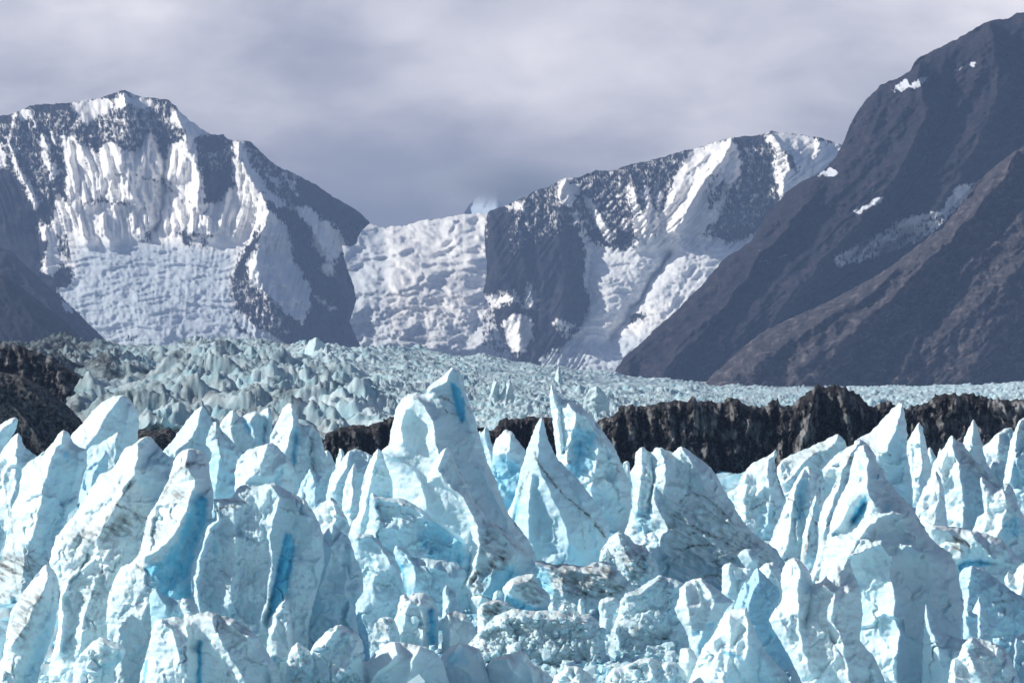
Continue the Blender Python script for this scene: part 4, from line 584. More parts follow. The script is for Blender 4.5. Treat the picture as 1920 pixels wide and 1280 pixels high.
o = relief('moraine_ridge', P('1104,1010 1112,800 1125,785 1150,780 1165,762 1185,757 1200,763 1230,757 1250,752 1275,750 1285,755 1298,744 1310,753 1330,751 1345,756 1360,750 1380,745 1395,757 1410,762 1425,765 1445,755 1462,746 1466,760 1480,762 1500,745 1520,730 1537,721 1548,726 1560,721 1575,724 1590,728 1610,740 1625,758 1640,762 1652,756 1665,747 1675,760 1700,765 1720,758 1735,755 1755,739 1780,737 1800,741 1820,737 1850,745 1880,748 1920,750 1990,757 2060,752 2120,760 2150,1010'),
 840, [(44,P('1150,790 1165,830 1160,900')),(16,P('1215,790 1215,900')),(50,P('1245,765 1262,820 1250,900')),(60,P('1298,750 1306,790 1320,840 1330,900')),(20,P('1350,800 1360,900')),(48,P('1385,752 1400,800 1395,880')),(18,P('1450,790 1440,900'),1.4),(84,P('1530,730 1520,780 1500,850 1480,900')),(74,P('1575,735 1590,790 1610,850')),(30,P('1640,790 1640,860')),(56,P('1700,775 1720,830 1730,880')),(60,P('1790,745 1810,800 1830,850')),(50,P('1880,755 1900,800'))],
 M_MOR, step=2.0, dome=8, noise=(9,5,1.8), nscale=(46,13,5), hs=1.6, extra=MR1, basey=935, rough=.6, edge=4.0, efr=6.0,
 masks={'dirt': mdirt(.5, 1.0, 0, [(.75,'1302,752 1316,752 1326,800 1318,815 1302,800'),(.85,'1332,760 1340,765 1342,820 1332,815'),(.5,'1255,780 1270,790 1265,810 1258,805'),(.45,'1495,790 1530,770 1520,850 1490,860'),(.4,'1370,830 1390,835 1390,850 1372,850'),(.35,'1660,800 1900,770 1960,860 1700,880'),(.8,'1850,745 1875,752 1905,790 1890,785 1860,765'),(.9,'1892,752 1960,752 1960,790 1915,780'),(.4,'1400,785 1425,790 1425,830 1400,825')])}, seed=901)
tag(o, 'long black debris covered ice ridge with fluted face behind the right seracs', 'moraine', kind='structure')
o = relief('moraine_ridge', P('575,1010 590,870 603,830 615,812 628,806 640,800 655,798 665,794 685,800 700,793 712,791 725,785 740,779 770,776 800,782 880,806 893,800 905,800 918,805 924,808 935,790 950,782 962,786 975,785 990,781 1003,779 1015,786 1030,781 1045,782 1062,790 1085,788 1110,792 1135,800 1150,1010'),
 855, [(26,P('625,815 620,850')),(40,P('665,800 672,835 665,880')),(20,P('690,810 690,850')),(44,P('715,795 705,840 712,880')),(40,P('790,800 800,860')),(44,P('950,790 948,820 940,860')),(18,P('975,800 972,850')),(44,P('1002,785 1010,830')),(40,P('1060,800 1070,860'))], M_MOR, step=2.2, hs=1.8, noise=(8,6,1.5), nscale=(36,13,5), extra=flutes(24, 25, 5), basey=935, rough=.35, edge=4.0, efr=6.0,
 masks={'dirt': mdirt(.8, 1.0, 3)}, seed=911)
tag(o, 'low black moraine ridge seen left and right of the tallest ice peak', 'moraine', kind='structure')
o = relief('moraine_slope', P('-80,1040 -80,680 -30,690 0,697 30,702 60,713 90,730 110,746 130,764 150,785 160,798 185,808 215,812 240,808 265,803 290,809 318,801 330,812 345,840 360,1040'),
 850, [(60,P('-60,700 0,740 60,800 90,860')),(40,P('40,715 90,760 140,820')),(18,P('20,800 50,830 90,870'),1.2),(34,P('230,815 240,850')),(30,P('290,815 300,850'))], M_MOR, step=2.2, dome=12, noise=(3,2,2), nscale=(50,14,5), basey=935, rough=.15, edge=1.2,
 masks={'dirt': lambda x, y: np.clip(.90-.12*np.clip(fbm(x/6, y/6, 77, 3), 0, 1)-.06*(y < 790), 0, 1)}, seed=921)
tag(o, 'brown gravel covered moraine slope at the left edge', 'moraine', kind='structure')
o = relief('moraine_slope', P('-330,1000 -330,642 -60,642 0,641 25,648 50,652 80,664 105,672 125,690 150,702 170,722 195,735 215,752 235,765 262,780 285,800 310,822 345,900 360,1000'),
 1010, [(50,P('-40,655 20,680 90,720 150,790')),(30,P('60,665 110,720 170,800')),(26,P('140,705 200,760 250,820'))], M_MOR, step=2.2, dome=8, noise=(8,5,1.6), nscale=(40,14,5), extra=flutes(18, 16, 9), basey=930, rough=.7, edge=4.0, efr=6.0, tilt=.8,
 masks={'dirt': lambda x, y: np.clip(.66+.7*fbm(x/20, y/16, 97, 4)+.3*(1-sst(60, 260, x)), .25, 1)}, seed=931)
tag(o, 'black streaked debris covered ice slope at the far left below the mountains', 'moraine', kind='structure')
# prominent spikes in the mid-distance icefield
mids = [('small sharp white spike in the icefield right of the tallest peak tip','917,745 922,722 928,706 934,720 938,745'),
 ('second small white spike in the icefield, bright left face','935,745 945,728 955,708 960,718 964,745'),
 ('slim white tooth in the icefield above the twin tipped spire','1038,728 1042,700 1049,682 1053,700 1058,728'),
 ('broad pale lump in the icefield left of the tallest peak','642,712 650,694 668,684 685,690 700,712'),
 ('cyan rounded lump in the left icefield below the skyline','395,668 400,650 415,643 430,652 436,668'),
 ('pale blue knob in the icefield behind the slender bright spire','490,780 498,752 508,741 518,750 526,780'),
 ('pale tilted slab in the icefield just above the black debris','615,775 625,755 640,748 655,758 662,775'),
 ('small cyan crest on the icefield skyline left of centre','572,655 580,638 592,632 606,640 614,655'),
 ('white tilted block in the icefield left of the black ridge','1095,748 1105,728 1118,722 1132,735 1140,748'),
 ('pale rounded block in the icefield far left beside the dark wall','312,690 322,668 338,655 352,668 362,690')]
for i, (lab, ol) in enumerate(mids):
    pts = P(ol); D = 1250 if min(p[1] for p in pts) > 690 else 1650
    ol2 = [(pts[0][0]-3, pts[0][1]+26)]+pts+[(pts[-1][0]+3, pts[-1][1]+26)]
    ap = pts[len(pts)//2]
    o = relief('ice_block', ol2, D, [(14, [(ap[0], ap[1]+2), (ap[0]+1, ap[1]+14), (ap[0]-3, ap[1]+30)])], M_FAR, step=1.8, noise=(2,1.2,.4), basey=pts[0][1]+10, blue0=.15, dirt0=.05, dome=4)
    tag(o, lab, 'ice block', group='blocks of the distant icefield')
# ------------------------------------------------------------------ mountains
HSM = 1.7; FX = 300.0
def tr(s, ox, oy, sc): return [(ox+a/sc, oy+b/sc) for a, b in P(s)]
def A1(s): return tr(s, 0, 120, 2.286)
def A2(s): return tr(s, 600, 220, 2.56)
def A3(s): return tr(s, 1140, 0, 1.7295)
def snowmask(polys, rocks, soft=2.5, jit=5, amp=.55, vs=1.0, s=0, dust=.7):
    def f(x, y):
        jx = x+jit*fbm(x/14, y/18, 601+s, 4, .6); jy = y+jit*1.3*fbm(x/12+7, y/16, 602+s, 4, .6)
        m = np.zeros(x.shape)
        for st, p in polys: m = np.maximum(m, st*polymask(jx, jy, p, soft))
        for st, p in rocks: m = np.minimum(m, 1-st*polymask(jx, jy, p, soft))
        n = .6*(ridged(x/5+.4*fbm(x/30,y/30,609,2), y/(16*vs), 603+s, 3, .6)-.5)+.55*fbm((x+.3*y)/9, y/11, 604+s, 4, .6)
        return np.clip(m+amp*n*np.where(m > .5, .75, np.where(m > .02, 1, dust*.75))-.0*m, 0, 1)
    return f
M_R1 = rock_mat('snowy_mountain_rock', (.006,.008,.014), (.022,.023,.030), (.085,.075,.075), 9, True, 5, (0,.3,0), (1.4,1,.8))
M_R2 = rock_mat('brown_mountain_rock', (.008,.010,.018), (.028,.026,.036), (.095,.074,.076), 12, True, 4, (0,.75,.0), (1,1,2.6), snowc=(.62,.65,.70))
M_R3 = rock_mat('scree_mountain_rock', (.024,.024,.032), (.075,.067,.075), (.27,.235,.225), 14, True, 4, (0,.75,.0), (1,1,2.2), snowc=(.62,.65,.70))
def mtn(name, lab, outline, D, feats, mat, snow, rocks, firn_shade=(), fl=(14, 12), flreg=None, noise=(14,5,2), nscale=(90,30,8), tilt=.8, step=2.6, diag=0.0, seed=1, jit=3, amp=.5, dust=.7, soft=2.5, custom=None, apron=None, rib=None, **kw):
    def ex(x, y, em):
        xs = x+diag*y+7*fbm(x/70,y/90,seed+50,2)+.12*(x-FX)*(y-300)/100.*(1 if diag == 0 else 0)
        r = (fl[1]*(ridged(xs/fl[0], y/210, seed+51, 2, .5)-.55)+fl[1]*.42*(ridged(xs/(fl[0]*.42), y/120, seed+56, 3, .6)-.5)+1.6*fbm(x/6,y/5,seed+57,2))*em
        if custom is not None: return custom(x, y, em)
        if flreg is not None: r = r*(.04+.96*flreg(x, y))
        if rib is not None: r = r*.35+rib(x, y, em)
        if apron is not None: r = r+apron(x, y)*em*(7*ridged(x/150+fbm(x/60,y/50,seed+52,2)*.4, (y+14*fbm(x/70,y/60,seed+53,2))/24, seed+54, 4, .5))
        return r
    masks = {'snow': snowmask(snow, rocks, s=seed, jit=jit, amp=amp, soft=soft, dust=dust), 'firn_shade': (lambda x, y: np.clip(sum((st*polymask(x+6*fbm(x/20,y/20,5,2), y+6*fbm(x/20,y/20,6,2), p, 10) for st, p in firn_shade), np.zeros(x.shape)), 0, 1))}
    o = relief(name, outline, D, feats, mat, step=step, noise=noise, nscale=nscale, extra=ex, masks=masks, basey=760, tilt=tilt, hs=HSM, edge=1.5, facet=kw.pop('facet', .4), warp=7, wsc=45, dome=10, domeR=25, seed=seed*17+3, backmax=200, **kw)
    tag(o, lab, 'mountain', kind='structure'); return o
R1 = ribs([A1(q) for q in ('310,300 370,400 430,510','350,360 400,440 430,530','300,320 300,420 320,520','445,345 455,400 465,470','485,335 505,380 525,425','540,360 550,400 560,450','640,300 665,380 700,470','640,300 620,380 590,460','655,420 640,440 650,480','760,350 745,420 735,490','800,330 790,400 770,470','810,230 835,340 855,480 860,600','740,230 790,300 800,330','975,390 930,420 890,450','1010,330 1060,450 1100,540 1150,640','1010,400 1030,520 1010,620 980,700','985,520 975,580 950,690','1060,480 1050,580 1010,720','520,470 560,540 590,610','480,480 470,540 500,590','640,520 680,600 720,690','600,540 630,620 640,680','740,560 770,620 790,700','700,560 740,650 750,700','820,600 830,660 830,710','900,610 890,670 900,720','340,480 360,540 380,600','290,520 300,560 315,610','370,480 385,530 400,560','560,620 580,680 600,720','450,640 440,700 470,760','350,640 350,720 380,760','1130,700 1110,800 1080,930','1140,720 1180,860 1260,1000','40,330 90,470 150,600','180,300 205,390 220,480','120,200 140,240 155,265','330,190 360,220 370,250','600,140 600,170 600,190','1260,630 1340,700 1400,800','200,700 190,800 200,880')], 5, 19, 34, 3.0, 710)
R3 = ribs([A3(q) for q in ('400,450 330,560 270,650 200,740','400,450 420,520 400,600','340,480 260,560 190,690','370,560 345,640 330,740','545,425 545,500 565,580 570,650','600,435 630,500 620,570','700,455 680,510 640,560','500,440 500,520 470,640 430,720','440,460 460,560 420,680')]+[A2(q) for q in ('1480,340 1500,470 1530,590','1560,300 1580,440 1560,560','1635,350 1610,480 1590,590','1280,390 1350,480 1410,590','1320,400 1390,500 1430,570','1190,290 1195,350 1195,425','1230,450 1240,510','1060,340 1030,560 1080,760 1050,1000','900,430 950,560 990,760','1010,790 1025,850 1025,925','820,450 830,560 850,700','1130,480 1160,620 1180,800 1130,1000','1000,480 1010,600 1060,720','960,950 960,1050 950,1130')], 6, 24, 36, 3.0, 720)
R4 = ribs([A3(q) for q in ('885,290 800,430 620,650 330,900 60,1170','1240,60 1200,250 1050,480 800,700 560,900 420,1100','990,210 980,330 820,560 600,780 400,1000','1100,150 1080,330 950,520 720,740','1330,60 1300,250 1200,420 1080,560','900,330 850,450 760,560','700,600 560,760 400,900','620,800 500,930 440,1080 400,1200','540,900 470,1030 440,1120','360,980 250,1100 180,1210','480,960 380,1100 320,1210','800,740 680,860 560,960')], 10, 42, 46, 7.0, 730)
R5 = ribs([A3(q) for q in ('1349,480 1100,700 850,950 500,1150','1349,600 1150,780 950,950 700,1190','1349,700 1180,860 1000,1030 850,1200','1349,850 1200,980 1060,1130','1000,830 820,980 640,1130','1180,640 1040,800 900,900','1349,950 1260,1060 1180,1190','760,950 600,1080 420,1200','900,900 800,1040 720,1200','1100,900 1010,1040 960,1200')], 8, 36, 34, 7.0, 740)
# left snowy mountain
sn1 = [(.25,A1('440,170 720,150 860,280 900,320 850,330 700,300 600,360 420,330 300,280 330,240')),(.22,A1('-60,230 60,220 300,200 300,300 260,350 250,540 180,600 100,420 -60,380')),(.2,A1('1050,330 1120,350 1290,470 1250,620 1180,560 1080,430')),(.22,A1('840,300 1000,330 1010,440 900,450 860,400')),(.2,A1('990,940 1060,900 1200,1050 1250,1170 1100,1120')),(1,A1('310,170 380,150 470,150 490,190 420,230 370,260 330,240')),(.75,A1('470,150 540,120 600,130 650,160 660,190 600,190 560,180 500,190')),
 (1,A1('300,300 340,330 430,400 445,340 485,330 520,390 560,370 600,370 640,295 680,360 705,450 730,350 790,330 790,270 700,240 760,200 830,240 900,290 860,300 840,310 835,380 860,480 870,600 930,600 1000,500 1010,400 1000,330 1030,330 1070,420 1110,500 1150,620 1165,640 1230,700 1250,800 1270,870 1320,950 1325,1040 1290,1110 1240,1070 1150,990 1080,940 1060,860 1110,780 1110,700 1040,790 1000,880 980,960 1010,1050 1100,1130 1215,1190 1215,1260 400,1260 340,1080 245,970 320,940 300,850 220,905 180,880 210,780 160,700 170,680 220,700 250,560 310,620 280,520 290,450 260,350')),
 (1,A1('-60,350 0,350 20,365 28,440 5,445 -60,400')),(1,A1('18,315 50,340 82,440 130,520 165,590 150,615 110,540 60,440 40,340')),(1,A1('170,290 200,340 218,420 262,465 215,490 195,440 178,350')),(.9,A1('55,225 130,188 155,262 125,235 90,240')),(.8,A1('220,300 235,300 245,350 228,345')),
 (1,A1('1130,465 1210,505 1200,530 1150,490')),(.95,A1('1100,450 1150,540 1225,600 1190,610 1150,580 1120,520')),(.95,A1('1205,455 1240,480 1275,560 1235,510')),(.95,A1('1250,615 1320,620 1425,690 1485,765 1440,835 1350,780 1335,700')),(.9,A1('1370,880 1400,840 1432,885 1412,915')),(.9,A1('1350,990 1400,1030 1440,1060 1410,1050')),(.9,A1('1350,780 1340,760 1440,840 1420,860'))]
rk1 = [(.85,A1('560,455 640,480 700,495 745,545 700,525 610,490')),(.85,A1('330,590 430,572 520,580 620,620 560,612 430,598')),(.8,A1('700,700 780,715 960,730 900,745 760,735')),(.7,A1('480,470 500,455 540,470 510,490')),(.8,A1('850,610 910,640 900,650 850,625')),(1,A1('870,475 920,450 1005,450 1000,520 940,605 880,570')),(.9,A1('755,725 800,705 838,760 800,785')),(1,A1('865,400 960,380 985,340 940,305 850,300 840,340')),(.8,A1('600,740 640,705 655,760 610,770')),(.7,A1('240,740 300,730 310,850 250,830')),(.9,A1('990,1060 1030,1120 1100,1160 1080,1190 1010,1140')),(.85,A1('860,740 890,740 885,800 860,790')),(.75,A1('330,600 430,570 510,600 430,600 340,620')),(.85,A1('560,1150 610,1185 540,1180')),(.6,A1('600,620 640,640 600,660')),(.95,A1('700,290 780,300 790,330 730,350 690,340')),(.6,A1('230,850 300,840 320,950 240,960')),(.5,A1('740,540 860,600 850,620 720,560')),(.5,A1('700,480 740,500 750,540 705,520'))]
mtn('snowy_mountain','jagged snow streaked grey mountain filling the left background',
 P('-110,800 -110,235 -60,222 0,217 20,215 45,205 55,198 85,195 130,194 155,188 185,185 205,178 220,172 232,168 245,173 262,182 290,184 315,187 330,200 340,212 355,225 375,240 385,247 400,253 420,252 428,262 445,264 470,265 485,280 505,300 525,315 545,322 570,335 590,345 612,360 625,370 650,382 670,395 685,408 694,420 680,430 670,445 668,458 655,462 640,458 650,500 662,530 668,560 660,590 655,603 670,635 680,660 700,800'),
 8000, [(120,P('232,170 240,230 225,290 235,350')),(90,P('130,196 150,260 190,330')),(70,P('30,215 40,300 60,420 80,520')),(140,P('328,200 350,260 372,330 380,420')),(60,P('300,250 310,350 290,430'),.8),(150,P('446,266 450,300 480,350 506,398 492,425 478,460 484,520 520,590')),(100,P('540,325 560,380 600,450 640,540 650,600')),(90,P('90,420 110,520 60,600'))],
 M_R1, sn1, rk1, firn_shade=[(.75,A1('330,780 600,760 1000,800 980,960 1010,1050 1100,1130 1210,1190 1200,1290 380,1290 250,970 330,900')),(.25,A1('1080,760 1240,720 1330,960 1330,1060 1280,1100 1080,940'))], fl=(15,26), rib=R1, flreg=lambda x, y: 1-.95*sst(425, 460, y)*(1-sst(450,480,x)), calm=lambda x, y: 1-.72*sst(430, 465, y)*(1-sst(450,480,x)), apron=lambda x, y: sst(440,480,y)*(1-sst(430,470,x)), noise=(18,3.5,1.8), seed=2, step=2.0, jit=4, soft=7)  # lower apron: cloud shade painted in as darker snow
# icefall in the saddle
mtn('icefall','white banded icefall glacier in the gap between the two snowy mountains',
 P('560,800 560,470 600,440 640,425 680,419 700,421 725,428 735,424 755,424 775,417 800,412 825,410 850,405 866,401 885,402 905,399 930,400 960,405 1000,420 1060,800'),
 8600, [(34,P('600,620 760,540 900,480'))], M_R1, [(1,P('500,380 1080,380 1080,820 500,820'))], [(.55,P('905,560 960,560 1000,620 980,720 900,640'))],
 firn_shade=[(.55,P('560,430 720,430 730,500 720,560 750,700 560,700')),(.35,P('750,600 1000,600 1000,720 700,720'))], fl=(60,4), noise=(20,1.6,1.2), nscale=(80,26,6), seed=3, step=2.2, tilt=1.1, facet=.3, custom=lambda x, y, em: em*(12*ridged(x/110+3*fbm(x/90,y/60,881,2)*.2, (y+12*fbm(x/70,y/70,882,3))/26, 883, 3, .36)*(1-.4*sst(560,640,y))+5*sst(540,600,y)*ridged(x/22, y/14, 884, 4, .6)+1.0*ridged(x/18, y/6, 885, 3)))
# right snowy ridge
mtn('snowy_mountain','long dark ridge with a snow capped right summit and wide snowfield below',
 P('995,800 978,700 952,655 932,615 920,578 906,548 914,512 910,470 908,430 915,396 940,388 960,380 980,370 1010,355 1025,352 1040,343 1052,336 1065,333 1085,333 1110,322 1118,318 1125,321 1150,320 1180,308 1215,302 1250,292 1275,284 1300,280 1315,275 1345,265 1370,258 1400,255 1430,252 1447,245 1460,249 1475,249 1500,251 1520,255 1550,262 1577,272 1600,300 1650,400 1700,800'),
 7800, [(90,P('1062,336 1050,400 1040,480 1060,560 1040,640')),(70,P('985,372 960,440 950,520 960,600')),(20,P('1000,440 1005,540 1010,620'),.8),(110,P('1180,312 1190,360 1215,420')),(60,P('1110,330 1130,400 1150,440')),(130,P('1375,260 1340,320 1300,370 1270,430')),(60,P('1400,270 1400,340 1380,400'),.8),(120,P('1448,248 1480,300 1470,360')),(60,P('1540,265 1520,320')),(40,P('1250,480 1200,560 1150,640')),(80,P('1300,500 1260,580 1200,660')),(50,P('1110,480 1110,560 1080,640'))],
 M_R1, [(.20,P('960,380 1060,335 1180,310 1300,282 1290,330 1230,420 1150,440 1080,420 960,470')),(.2,P('1290,300 1450,255 1500,300 1420,420 1350,440')),(1,A2('1180,290 1235,330 1230,390 1190,428 1130,380 1150,310')),(1,A2('1210,470 1240,445 1250,510 1220,505')),(1,P('1088,423 1105,452 1135,462 1166,470 1190,455 1225,458 1270,440 1360,460 1420,440 1300,720 1020,720 1015,672 1060,650 1085,618 1104,587 1108,552 1094,525 1100,490 1095,460')),
  (.85,A2('1270,400 1300,385 1420,560 1390,600 1330,520')),(.9,A2('1475,340 1510,340 1540,450 1510,495 1480,400')),(.9,A2('1550,300 1590,370 1585,440 1555,430')),(.85,A2('1620,350 1655,370 1620,450 1600,400')),(.8,A2('1500,480 1620,430 1610,620 1510,600')),(.7,A2('1395,310 1430,370 1425,390')),(.8,A2('1440,480 1470,500 1470,550 1440,530')),
  (1,A3('280,485 400,447 422,500 432,560 395,605 372,565 345,620 320,640 330,700 310,760 400,790 430,800 150,810 150,730 165,700 210,600 240,530')),(1,A3('505,440 545,424 620,435 700,455 755,470 745,510 700,550 650,590 600,620 565,658 550,600 530,540 550,500 525,470')),(.8,A3('380,600 390,600 370,680 330,750 330,700')),
  (1,A2('1010,790 1045,880 1030,920 970,905')),(1,A2('930,940 1010,960 1018,1060 960,1140 920,1120 880,1000')),(.8,A2('780,860 850,845 940,845 950,890 850,905 790,900')),(.6,A2('730,960 830,900 820,1000 740,1000')),(.6,A2('1120,980 1160,970 1230,1000 1180,1060')),(.7,A2('890,420 940,410 1030,420 980,450 900,440')),(.6,A2('600,400 720,430 800,430 790,560 720,500'))],
 [(.9,A2('1480,940 1575,940 1560,970 1480,1000')),(.9,A3('560,480 590,490 620,560 600,560')),(.5,A3('310,560 380,560 340,640 300,640')),(.95,A2('1400,570 1480,570 1510,620 1440,640')),(.5,A2('1200,680 1290,690 1270,760'))],
 firn_shade=[(.3,P('1080,440 1400,450 1300,560 1100,600')),(.6,P('1000,640 1300,620 1250,720 1000,720'))], fl=(15,24), rib=R3, calm=lambda x, y: 1-.5*sst(450, 490, y)*sst(1080, 1110, x), apron=lambda x, y: sst(460,500,y)*sst(1080,1110,x), flreg=lambda x, y: 1-.9*sst(450, 480, y)*sst(1080,1110,x), noise=(18,3.5,1.8), seed=4, step=2.0, jit=4, soft=7)
# cloud wrapped peak behind the saddle
mtn('distant_peak','faint snowy peak half lost in cloud behind the saddle',
 P('862,620 868,404 875,390 885,379 895,368 905,360 918,352 930,343 945,336 962,333 985,336 1005,345 1030,350 1070,360 1110,620'), 13500, [(60,P('925,347 930,380 930,420')),(40,P('985,338 1000,400'))], M_R1, [(1,P('888,372 925,340 960,330 965,395 960,430 880,430 884,396')),(.6,P('960,330 1000,340 1040,350 1040,420 960,420'))], [], firn_shade=[(1,P('840,300 1120,300 1120,500 840,500'))], fl=(24,8), seed=5, step=3)  # snow darkened all over to paint in the veil over the peak
# right rocky mountain
snr = [(1,A3('925,292 945,265 970,258 975,280 950,300')),(1,A3('980,282 1000,262 1037,249 1030,266 990,286')),(.9,A3('1118,232 1150,214 1148,222 1122,234')),(1,A3('1170,212 1190,200 1190,212 1175,218')),(1,A3('680,572 720,545 748,556 740,566 700,572')),(.8,A3('840,625 865,606 866,612 845,628')),(1,A3('795,690 840,660 900,633 885,655 815,690')),(.5,A3('735,835 830,780 900,748 940,710 1080,680 1130,600 1190,588 1170,640 1100,710 1050,760 960,800 850,840 740,865')),(.85,A3('940,715 1080,682 1130,610 1180,600 1165,640 1080,700 950,740')),(.6,A3('490,845 530,840 520,852 495,852')),(.6,A3('483,805 497,805 495,812')),(.55,A3('545,835 580,825 570,835'))]
mtn('rocky_mountain','steep dark purple brown mountain rising on the right with tiny snow patches',
 P('1120,820 1140,720 1155,692 1170,670 1185,657 1200,645 1230,615 1245,602 1260,590 1290,560 1305,545 1320,530 1340,505 1355,488 1365,480 1390,465 1410,450 1420,430 1440,400 1455,383 1470,365 1485,352 1500,342 1525,330 1545,318 1558,305 1570,290 1580,270 1590,245 1605,215 1615,200 1625,185 1640,172 1650,160 1680,148 1705,135 1712,122 1720,110 1750,95 1770,86 1790,75 1810,65 1830,52 1855,40 1875,36 1890,35 1900,28 1911,23 1925,25 1960,10 2030,40 2040,820'),
 5600, [(150,P('1720,112 1740,200 1700,300 1640,380 1560,470 1480,560 1420,660')),(160,P('1856,42 1870,140 1850,240 1800,330 1760,390')),(60,P('1790,100 1780,200 1740,300 1680,390 1600,480'),.9),(40,P('1700,440 1620,500 1560,540 1480,600 1400,660'),1.3),(120,P('1520,370 1470,430 1400,520 1330,610 1250,690')),(60,P('1440,470 1380,560 1330,620 1300,680'),.7),(150,P('1960,60 1950,160 1930,240'))],
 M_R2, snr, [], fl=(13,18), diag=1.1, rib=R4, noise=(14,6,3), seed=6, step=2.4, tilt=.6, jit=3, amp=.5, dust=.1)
mtn('rocky_slope','lighter brown scree slope in front at the lower right of the mountains',
 P('1300,830 1322,722 1335,700 1352,690 1370,672 1400,645 1430,622 1480,598 1520,580 1560,562 1600,540 1640,520 1680,492 1710,468 1740,446 1765,430 1785,405 1800,385 1815,362 1832,342 1850,325 1870,308 1895,290 1920,272 1960,250 2030,215 2040,830'),
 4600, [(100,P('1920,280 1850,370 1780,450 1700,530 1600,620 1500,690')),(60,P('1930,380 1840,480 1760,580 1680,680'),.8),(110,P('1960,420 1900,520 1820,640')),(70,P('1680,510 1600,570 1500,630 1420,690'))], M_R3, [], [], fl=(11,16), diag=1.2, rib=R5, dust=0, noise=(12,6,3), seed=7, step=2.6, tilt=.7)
mtn('rocky_slope','grey brown spur at the far left below the snowy mountain',
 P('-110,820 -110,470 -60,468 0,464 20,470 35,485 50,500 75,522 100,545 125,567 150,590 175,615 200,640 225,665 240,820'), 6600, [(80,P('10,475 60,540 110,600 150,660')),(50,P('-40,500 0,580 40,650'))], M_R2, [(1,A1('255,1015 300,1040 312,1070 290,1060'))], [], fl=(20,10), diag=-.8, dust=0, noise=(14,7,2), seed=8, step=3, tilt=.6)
mtn('rocky_slope','dark blue shadowed slope in the far left corner above the icefield',
 P('-110,820 -110,505 -60,508 0,515 30,530 55,550 80,570 100,585 120,600 140,620 155,640 172,662 185,820'), 5400, [(70,P('0,522 60,590 110,640')),(40,P('-40,560 0,640'))], M_R1, [], [], fl=(20,8), diag=-.8, dust=0, noise=(12,5,1.5), seed=9, step=3, tilt=.6)

bm = __import__('bmesh').new(); __import__('bmesh').ops.create_icosphere(bm, subdivisions=5, radius=1.0)
me = bpy.data.meshes.new('peak_cloud'); bm.to_mesh(me); bm.free()
v = np.zeros(len(me.vertices)*3); me.vertices.foreach_get('co', v); v = v.reshape(-1,3)
v *= (1+.25*fbm(v[:,0]*1.6+3, v[:,2]*1.6+v[:,1], 951, 3))[:,None]
me.vertices.foreach_set('co', (v*np.array([430,420,125])).ravel()); me.update()
mm = bpy.data.materials.new('peak_cloud'); mm.use_nodes = True; nt = NT(mm)
for n_ in list(nt.n): nt.n.remove(n_)
pv = nt.a('ShaderNodeVolumePrincipled'); ou = nt.a('ShaderNodeOutputMaterial'); nt.k(pv, 0, ou, 1)
pv.inputs['Color'].default_value = (.66,.66,.70,1)
tcm = nt.a('ShaderNodeTexCoord'); mpm = nt.a('ShaderNodeMapping'); nt.k(tcm, 3, mpm, 0); mpm.inputs['Scale'].default_value = (1/430., 1/420., 1/125.)
vl = nt.a('ShaderNodeVectorMath', operation='LENGTH'); nt.k(mpm, 0, vl, 0)
nn = nt.noise((mpm, 0), 2.2, 4, .6)
dm = nt.math('SUBTRACT', 1.12, nt.math('ADD', (vl, 'Value'), nt.math('MULTIPLY', nn, .5)), True)
nt.val(pv, 'Density', nt.math('MULTIPLY', nt.math('MULTIPLY', dm, dm), .035))
me.materials.append(mm); o = bpy.data.objects.new('peak_cloud', me); C.objects.link(o); o.location = (PX(955,12600), 12600, PZ(343,12600))  # a cloud volume around the peak, standing inside the haze
tag(o, 'soft grey cloud wrapped round the small far peak', 'peak_cloud', kind='stuff')
HAZE_COL = (.38, .54, .90, 1); HAZE_D = 4.7e-5
SUN_AZ_D, SUN_EL_D, SUN_E, SKY_S, CLOUD_S, EXPO = -97.0, 31.0, 5.0, .052, 1.27, 0.06
# ------------------------------------------------------------------ haze, sky, sun, camera
def box(name, lo, hi, mat):
    v = [(x, y, z) for x in (lo[0], hi[0]) for y in (lo[1], hi[1]) for z in (lo[2], hi[2])]
    me = bpy.data.meshes.new(name); me.from_pydata(v, [], [(0,1,3,2),(4,6,7,5),(0,4,5,1),(2,3,7,6),(0,2,6,4),(1,5,7,3)])
    me.update(); me.materials.append(mat); o = bpy.data.objects.new(name, me); C.objects.link(o); return o
hm = bpy.data.materials.new('haze'); hm.use_nodes = True; nt = NT(hm)
for n_ in list(nt.n): nt.n.remove(n_)
pv = nt.a('ShaderNodeVolumePrincipled'); ou = nt.a('ShaderNodeOutputMaterial'); nt.k(pv, 0, ou, 1)
pv.inputs['Color'].default_value = HAZE_COL; pv.inputs['Density'].default_value = HAZE_D; pv.inputs['Anisotropy'].default_value = .0
o = box('haze', (-30500, -3500, -77), (30500, 15500, 2300), hm)
tag(o, 'thin bluish air haze over the glacier valley', 'haze', kind='stuff')
SUN_AZ, SUN_EL = R(SUN_AZ_D), R(SUN_EL_D)      # azimuth measured from +Y (view direction) towards +X
sd = (math.sin(SUN_AZ)*math.cos(SUN_EL), math.cos(SUN_AZ)*math.cos(SUN_EL), math.sin(SUN_EL))
from mathutils import Vector
L = bpy.data.lights.new('sun', 'SUN'); L.energy = SUN_E; L.angle = R(.5); L.color = (1.0, .955, .88)
lo = bpy.data.objects.new('sun', L); C.objects.link(lo); lo.rotation_euler = Vector(sd).to_track_quat('Z', 'Y').to_euler()
w = bpy.data.worlds.new('World'); bpy.context.scene.world = w; w.use_nodes = True
class W(NT):
    def __init__(s): s.t = w.node_tree; s.n = s.t.nodes; s.l = s.t.links
nt = W()
for n_ in list(nt.n): nt.n.remove(n_)
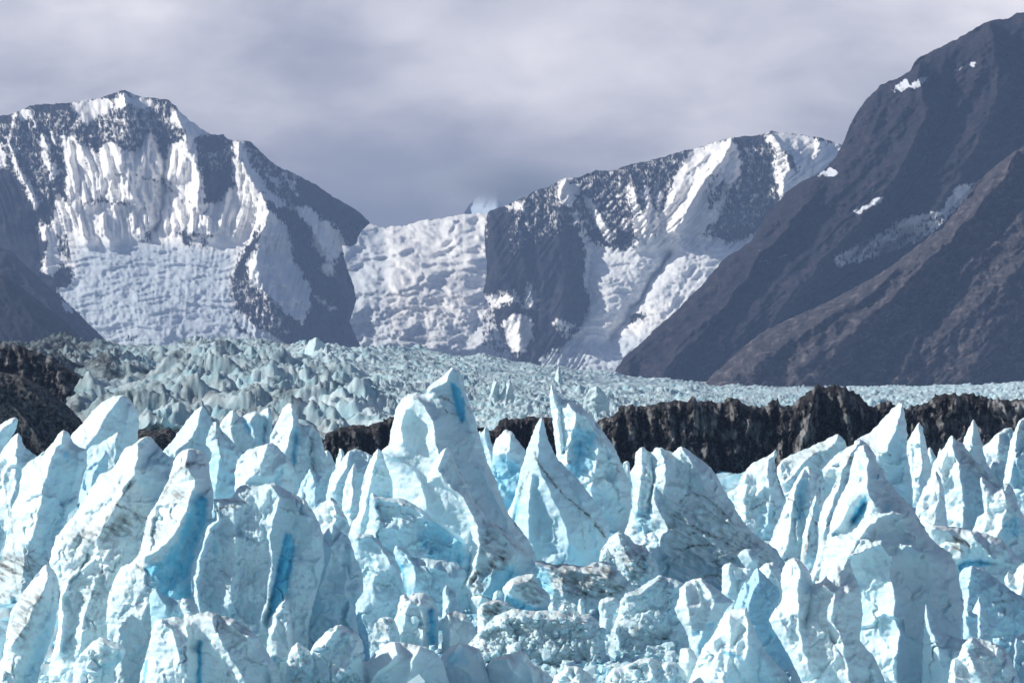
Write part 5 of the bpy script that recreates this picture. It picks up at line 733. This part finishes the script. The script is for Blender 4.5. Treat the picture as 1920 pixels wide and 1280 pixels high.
sky = nt.a('ShaderNodeTexSky', sky_type='NISHITA', sun_disc=False, sun_elevation=SUN_EL, sun_rotation=SUN_AZ)
bg1 = nt.a('ShaderNodeBackground'); bg1.inputs[1].default_value = SKY_S; nt.k(sky, 0, bg1, 0)
tc = nt.a('ShaderNodeTexCoord'); sx = nt.a('ShaderNodeSeparateXYZ'); nt.k(tc, 'Generated', sx, 0)
yy = nt.math('MAXIMUM', (sx, 1), .05)
az = nt.math('DIVIDE', (sx, 0), yy); el = nt.math('DIVIDE', (sx, 2), yy)
cb = nt.a('ShaderNodeCombineXYZ'); nt.val(cb, 0, az); nt.val(cb, 1, nt.math('MULTIPLY', el, 2.2))
n1 = nt.noise((cb, 0), 9.0, 5, .5, .35); n2 = nt.noise((cb, 0), 26.0, 5, .55, .3)
def gauss(cx, cz, wx, wz, amp):
    a = nt.math('DIVIDE', nt.math('SUBTRACT', az, cx), wx); b = nt.math('DIVIDE', nt.math('SUBTRACT', el, cz), wz)
    r = nt.math('ADD', nt.math('MULTIPLY', a, a), nt.math('MULTIPLY', b, b))
    return nt.math('MULTIPLY', nt.math('EXPONENT', nt.math('MULTIPLY', r, -1.0)), amp)
lum = nt.math('ADD', nt.math('MULTIPLY', nt.math('SUBTRACT', n1, .5), 1.25), nt.math('MULTIPLY', nt.math('SUBTRACT', n2, .5), .55))
lum = nt.math('ADD', lum, nt.ramp(nt.math('MULTIPLY', el, 8.0), [(0,(.20,)*3),(.25,(.24,)*3),(.42,(.42,)*3),(.55,(.64,)*3),(.72,(.78,)*3),(1,(.85,)*3)]))
for g in ((-.055,.080,.022,.014,-.20),(-.03,.035,.06,.02,-.08),(.075,.055,.05,.022,.18),(-.115,.08,.04,.012,.14),(-.10,.094,.05,.008,.10),(.13,.09,.03,.02,.28),(-.045,.093,.035,.006,-.16),(.02,.075,.04,.01,.10),(-.12,.066,.05,.008,.08)): lum = nt.math('ADD', lum, gauss(*g))
cc = nt.ramp(lum, [(0,(.18,.18,.20)),(.3,(.285,.272,.29)),(.5,(.44,.408,.41)),(.68,(.64,.59,.575)),(.85,(.82,.755,.715)),(1,(1.05,.96,.90))])
bg2 = nt.a('ShaderNodeBackground'); nt.val(bg2, 0, cc); bg2.inputs[1].default_value = CLOUD_S
# cloud bank: fills the low sky ahead, breaks up into blue sky overhead and behind
e0 = nt.math('MULTIPLY', nt.math('SUBTRACT', (sx, 1), .55), 2.2, True)
nb = nt.noise((tc, 'Generated'), 2.2, 5, .55, .3)
cover = nt.math('ADD', e0, nt.math('MULTIPLY', nt.math('SUBTRACT', nb, .60), 3.0), True)
cover = nt.math('MAXIMUM', cover, nt.math('MULTIPLY', nt.math('SUBTRACT', (sx, 1), .8), 8.0, True), True)
ms = nt.a('ShaderNodeMixShader'); nt.val(ms, 0, cover); nt.k(bg1, 0, ms, 1); nt.k(bg2, 0, ms, 2)
wo = nt.a('ShaderNodeOutputWorld'); nt.k(ms, 0, wo, 0)
cam = bpy.data.cameras.new('camera'); cam.sensor_width = 36; cam.angle = HF; cam.clip_start = 5; cam.clip_end = 60000
co_ = bpy.data.objects.new('camera', cam); C.objects.link(co_); co_.location = (0,0,0); co_.rotation_euler = (R(90), 0, 0)
sc = bpy.context.scene; sc.camera = co_
sc.view_settings.view_transform = 'Standard'; sc.view_settings.look = 'None'; sc.view_settings.exposure = EXPO; sc.view_settings.gamma = 1
sc.cycles.max_bounces = 8; sc.cycles.diffuse_bounces = 5; sc.cycles.volume_bounces = 1; sc.cycles.glossy_bounces = 2
sc.cycles.use_denoising = True; sc.cycles.denoiser = 'OPENIMAGEDENOISE'
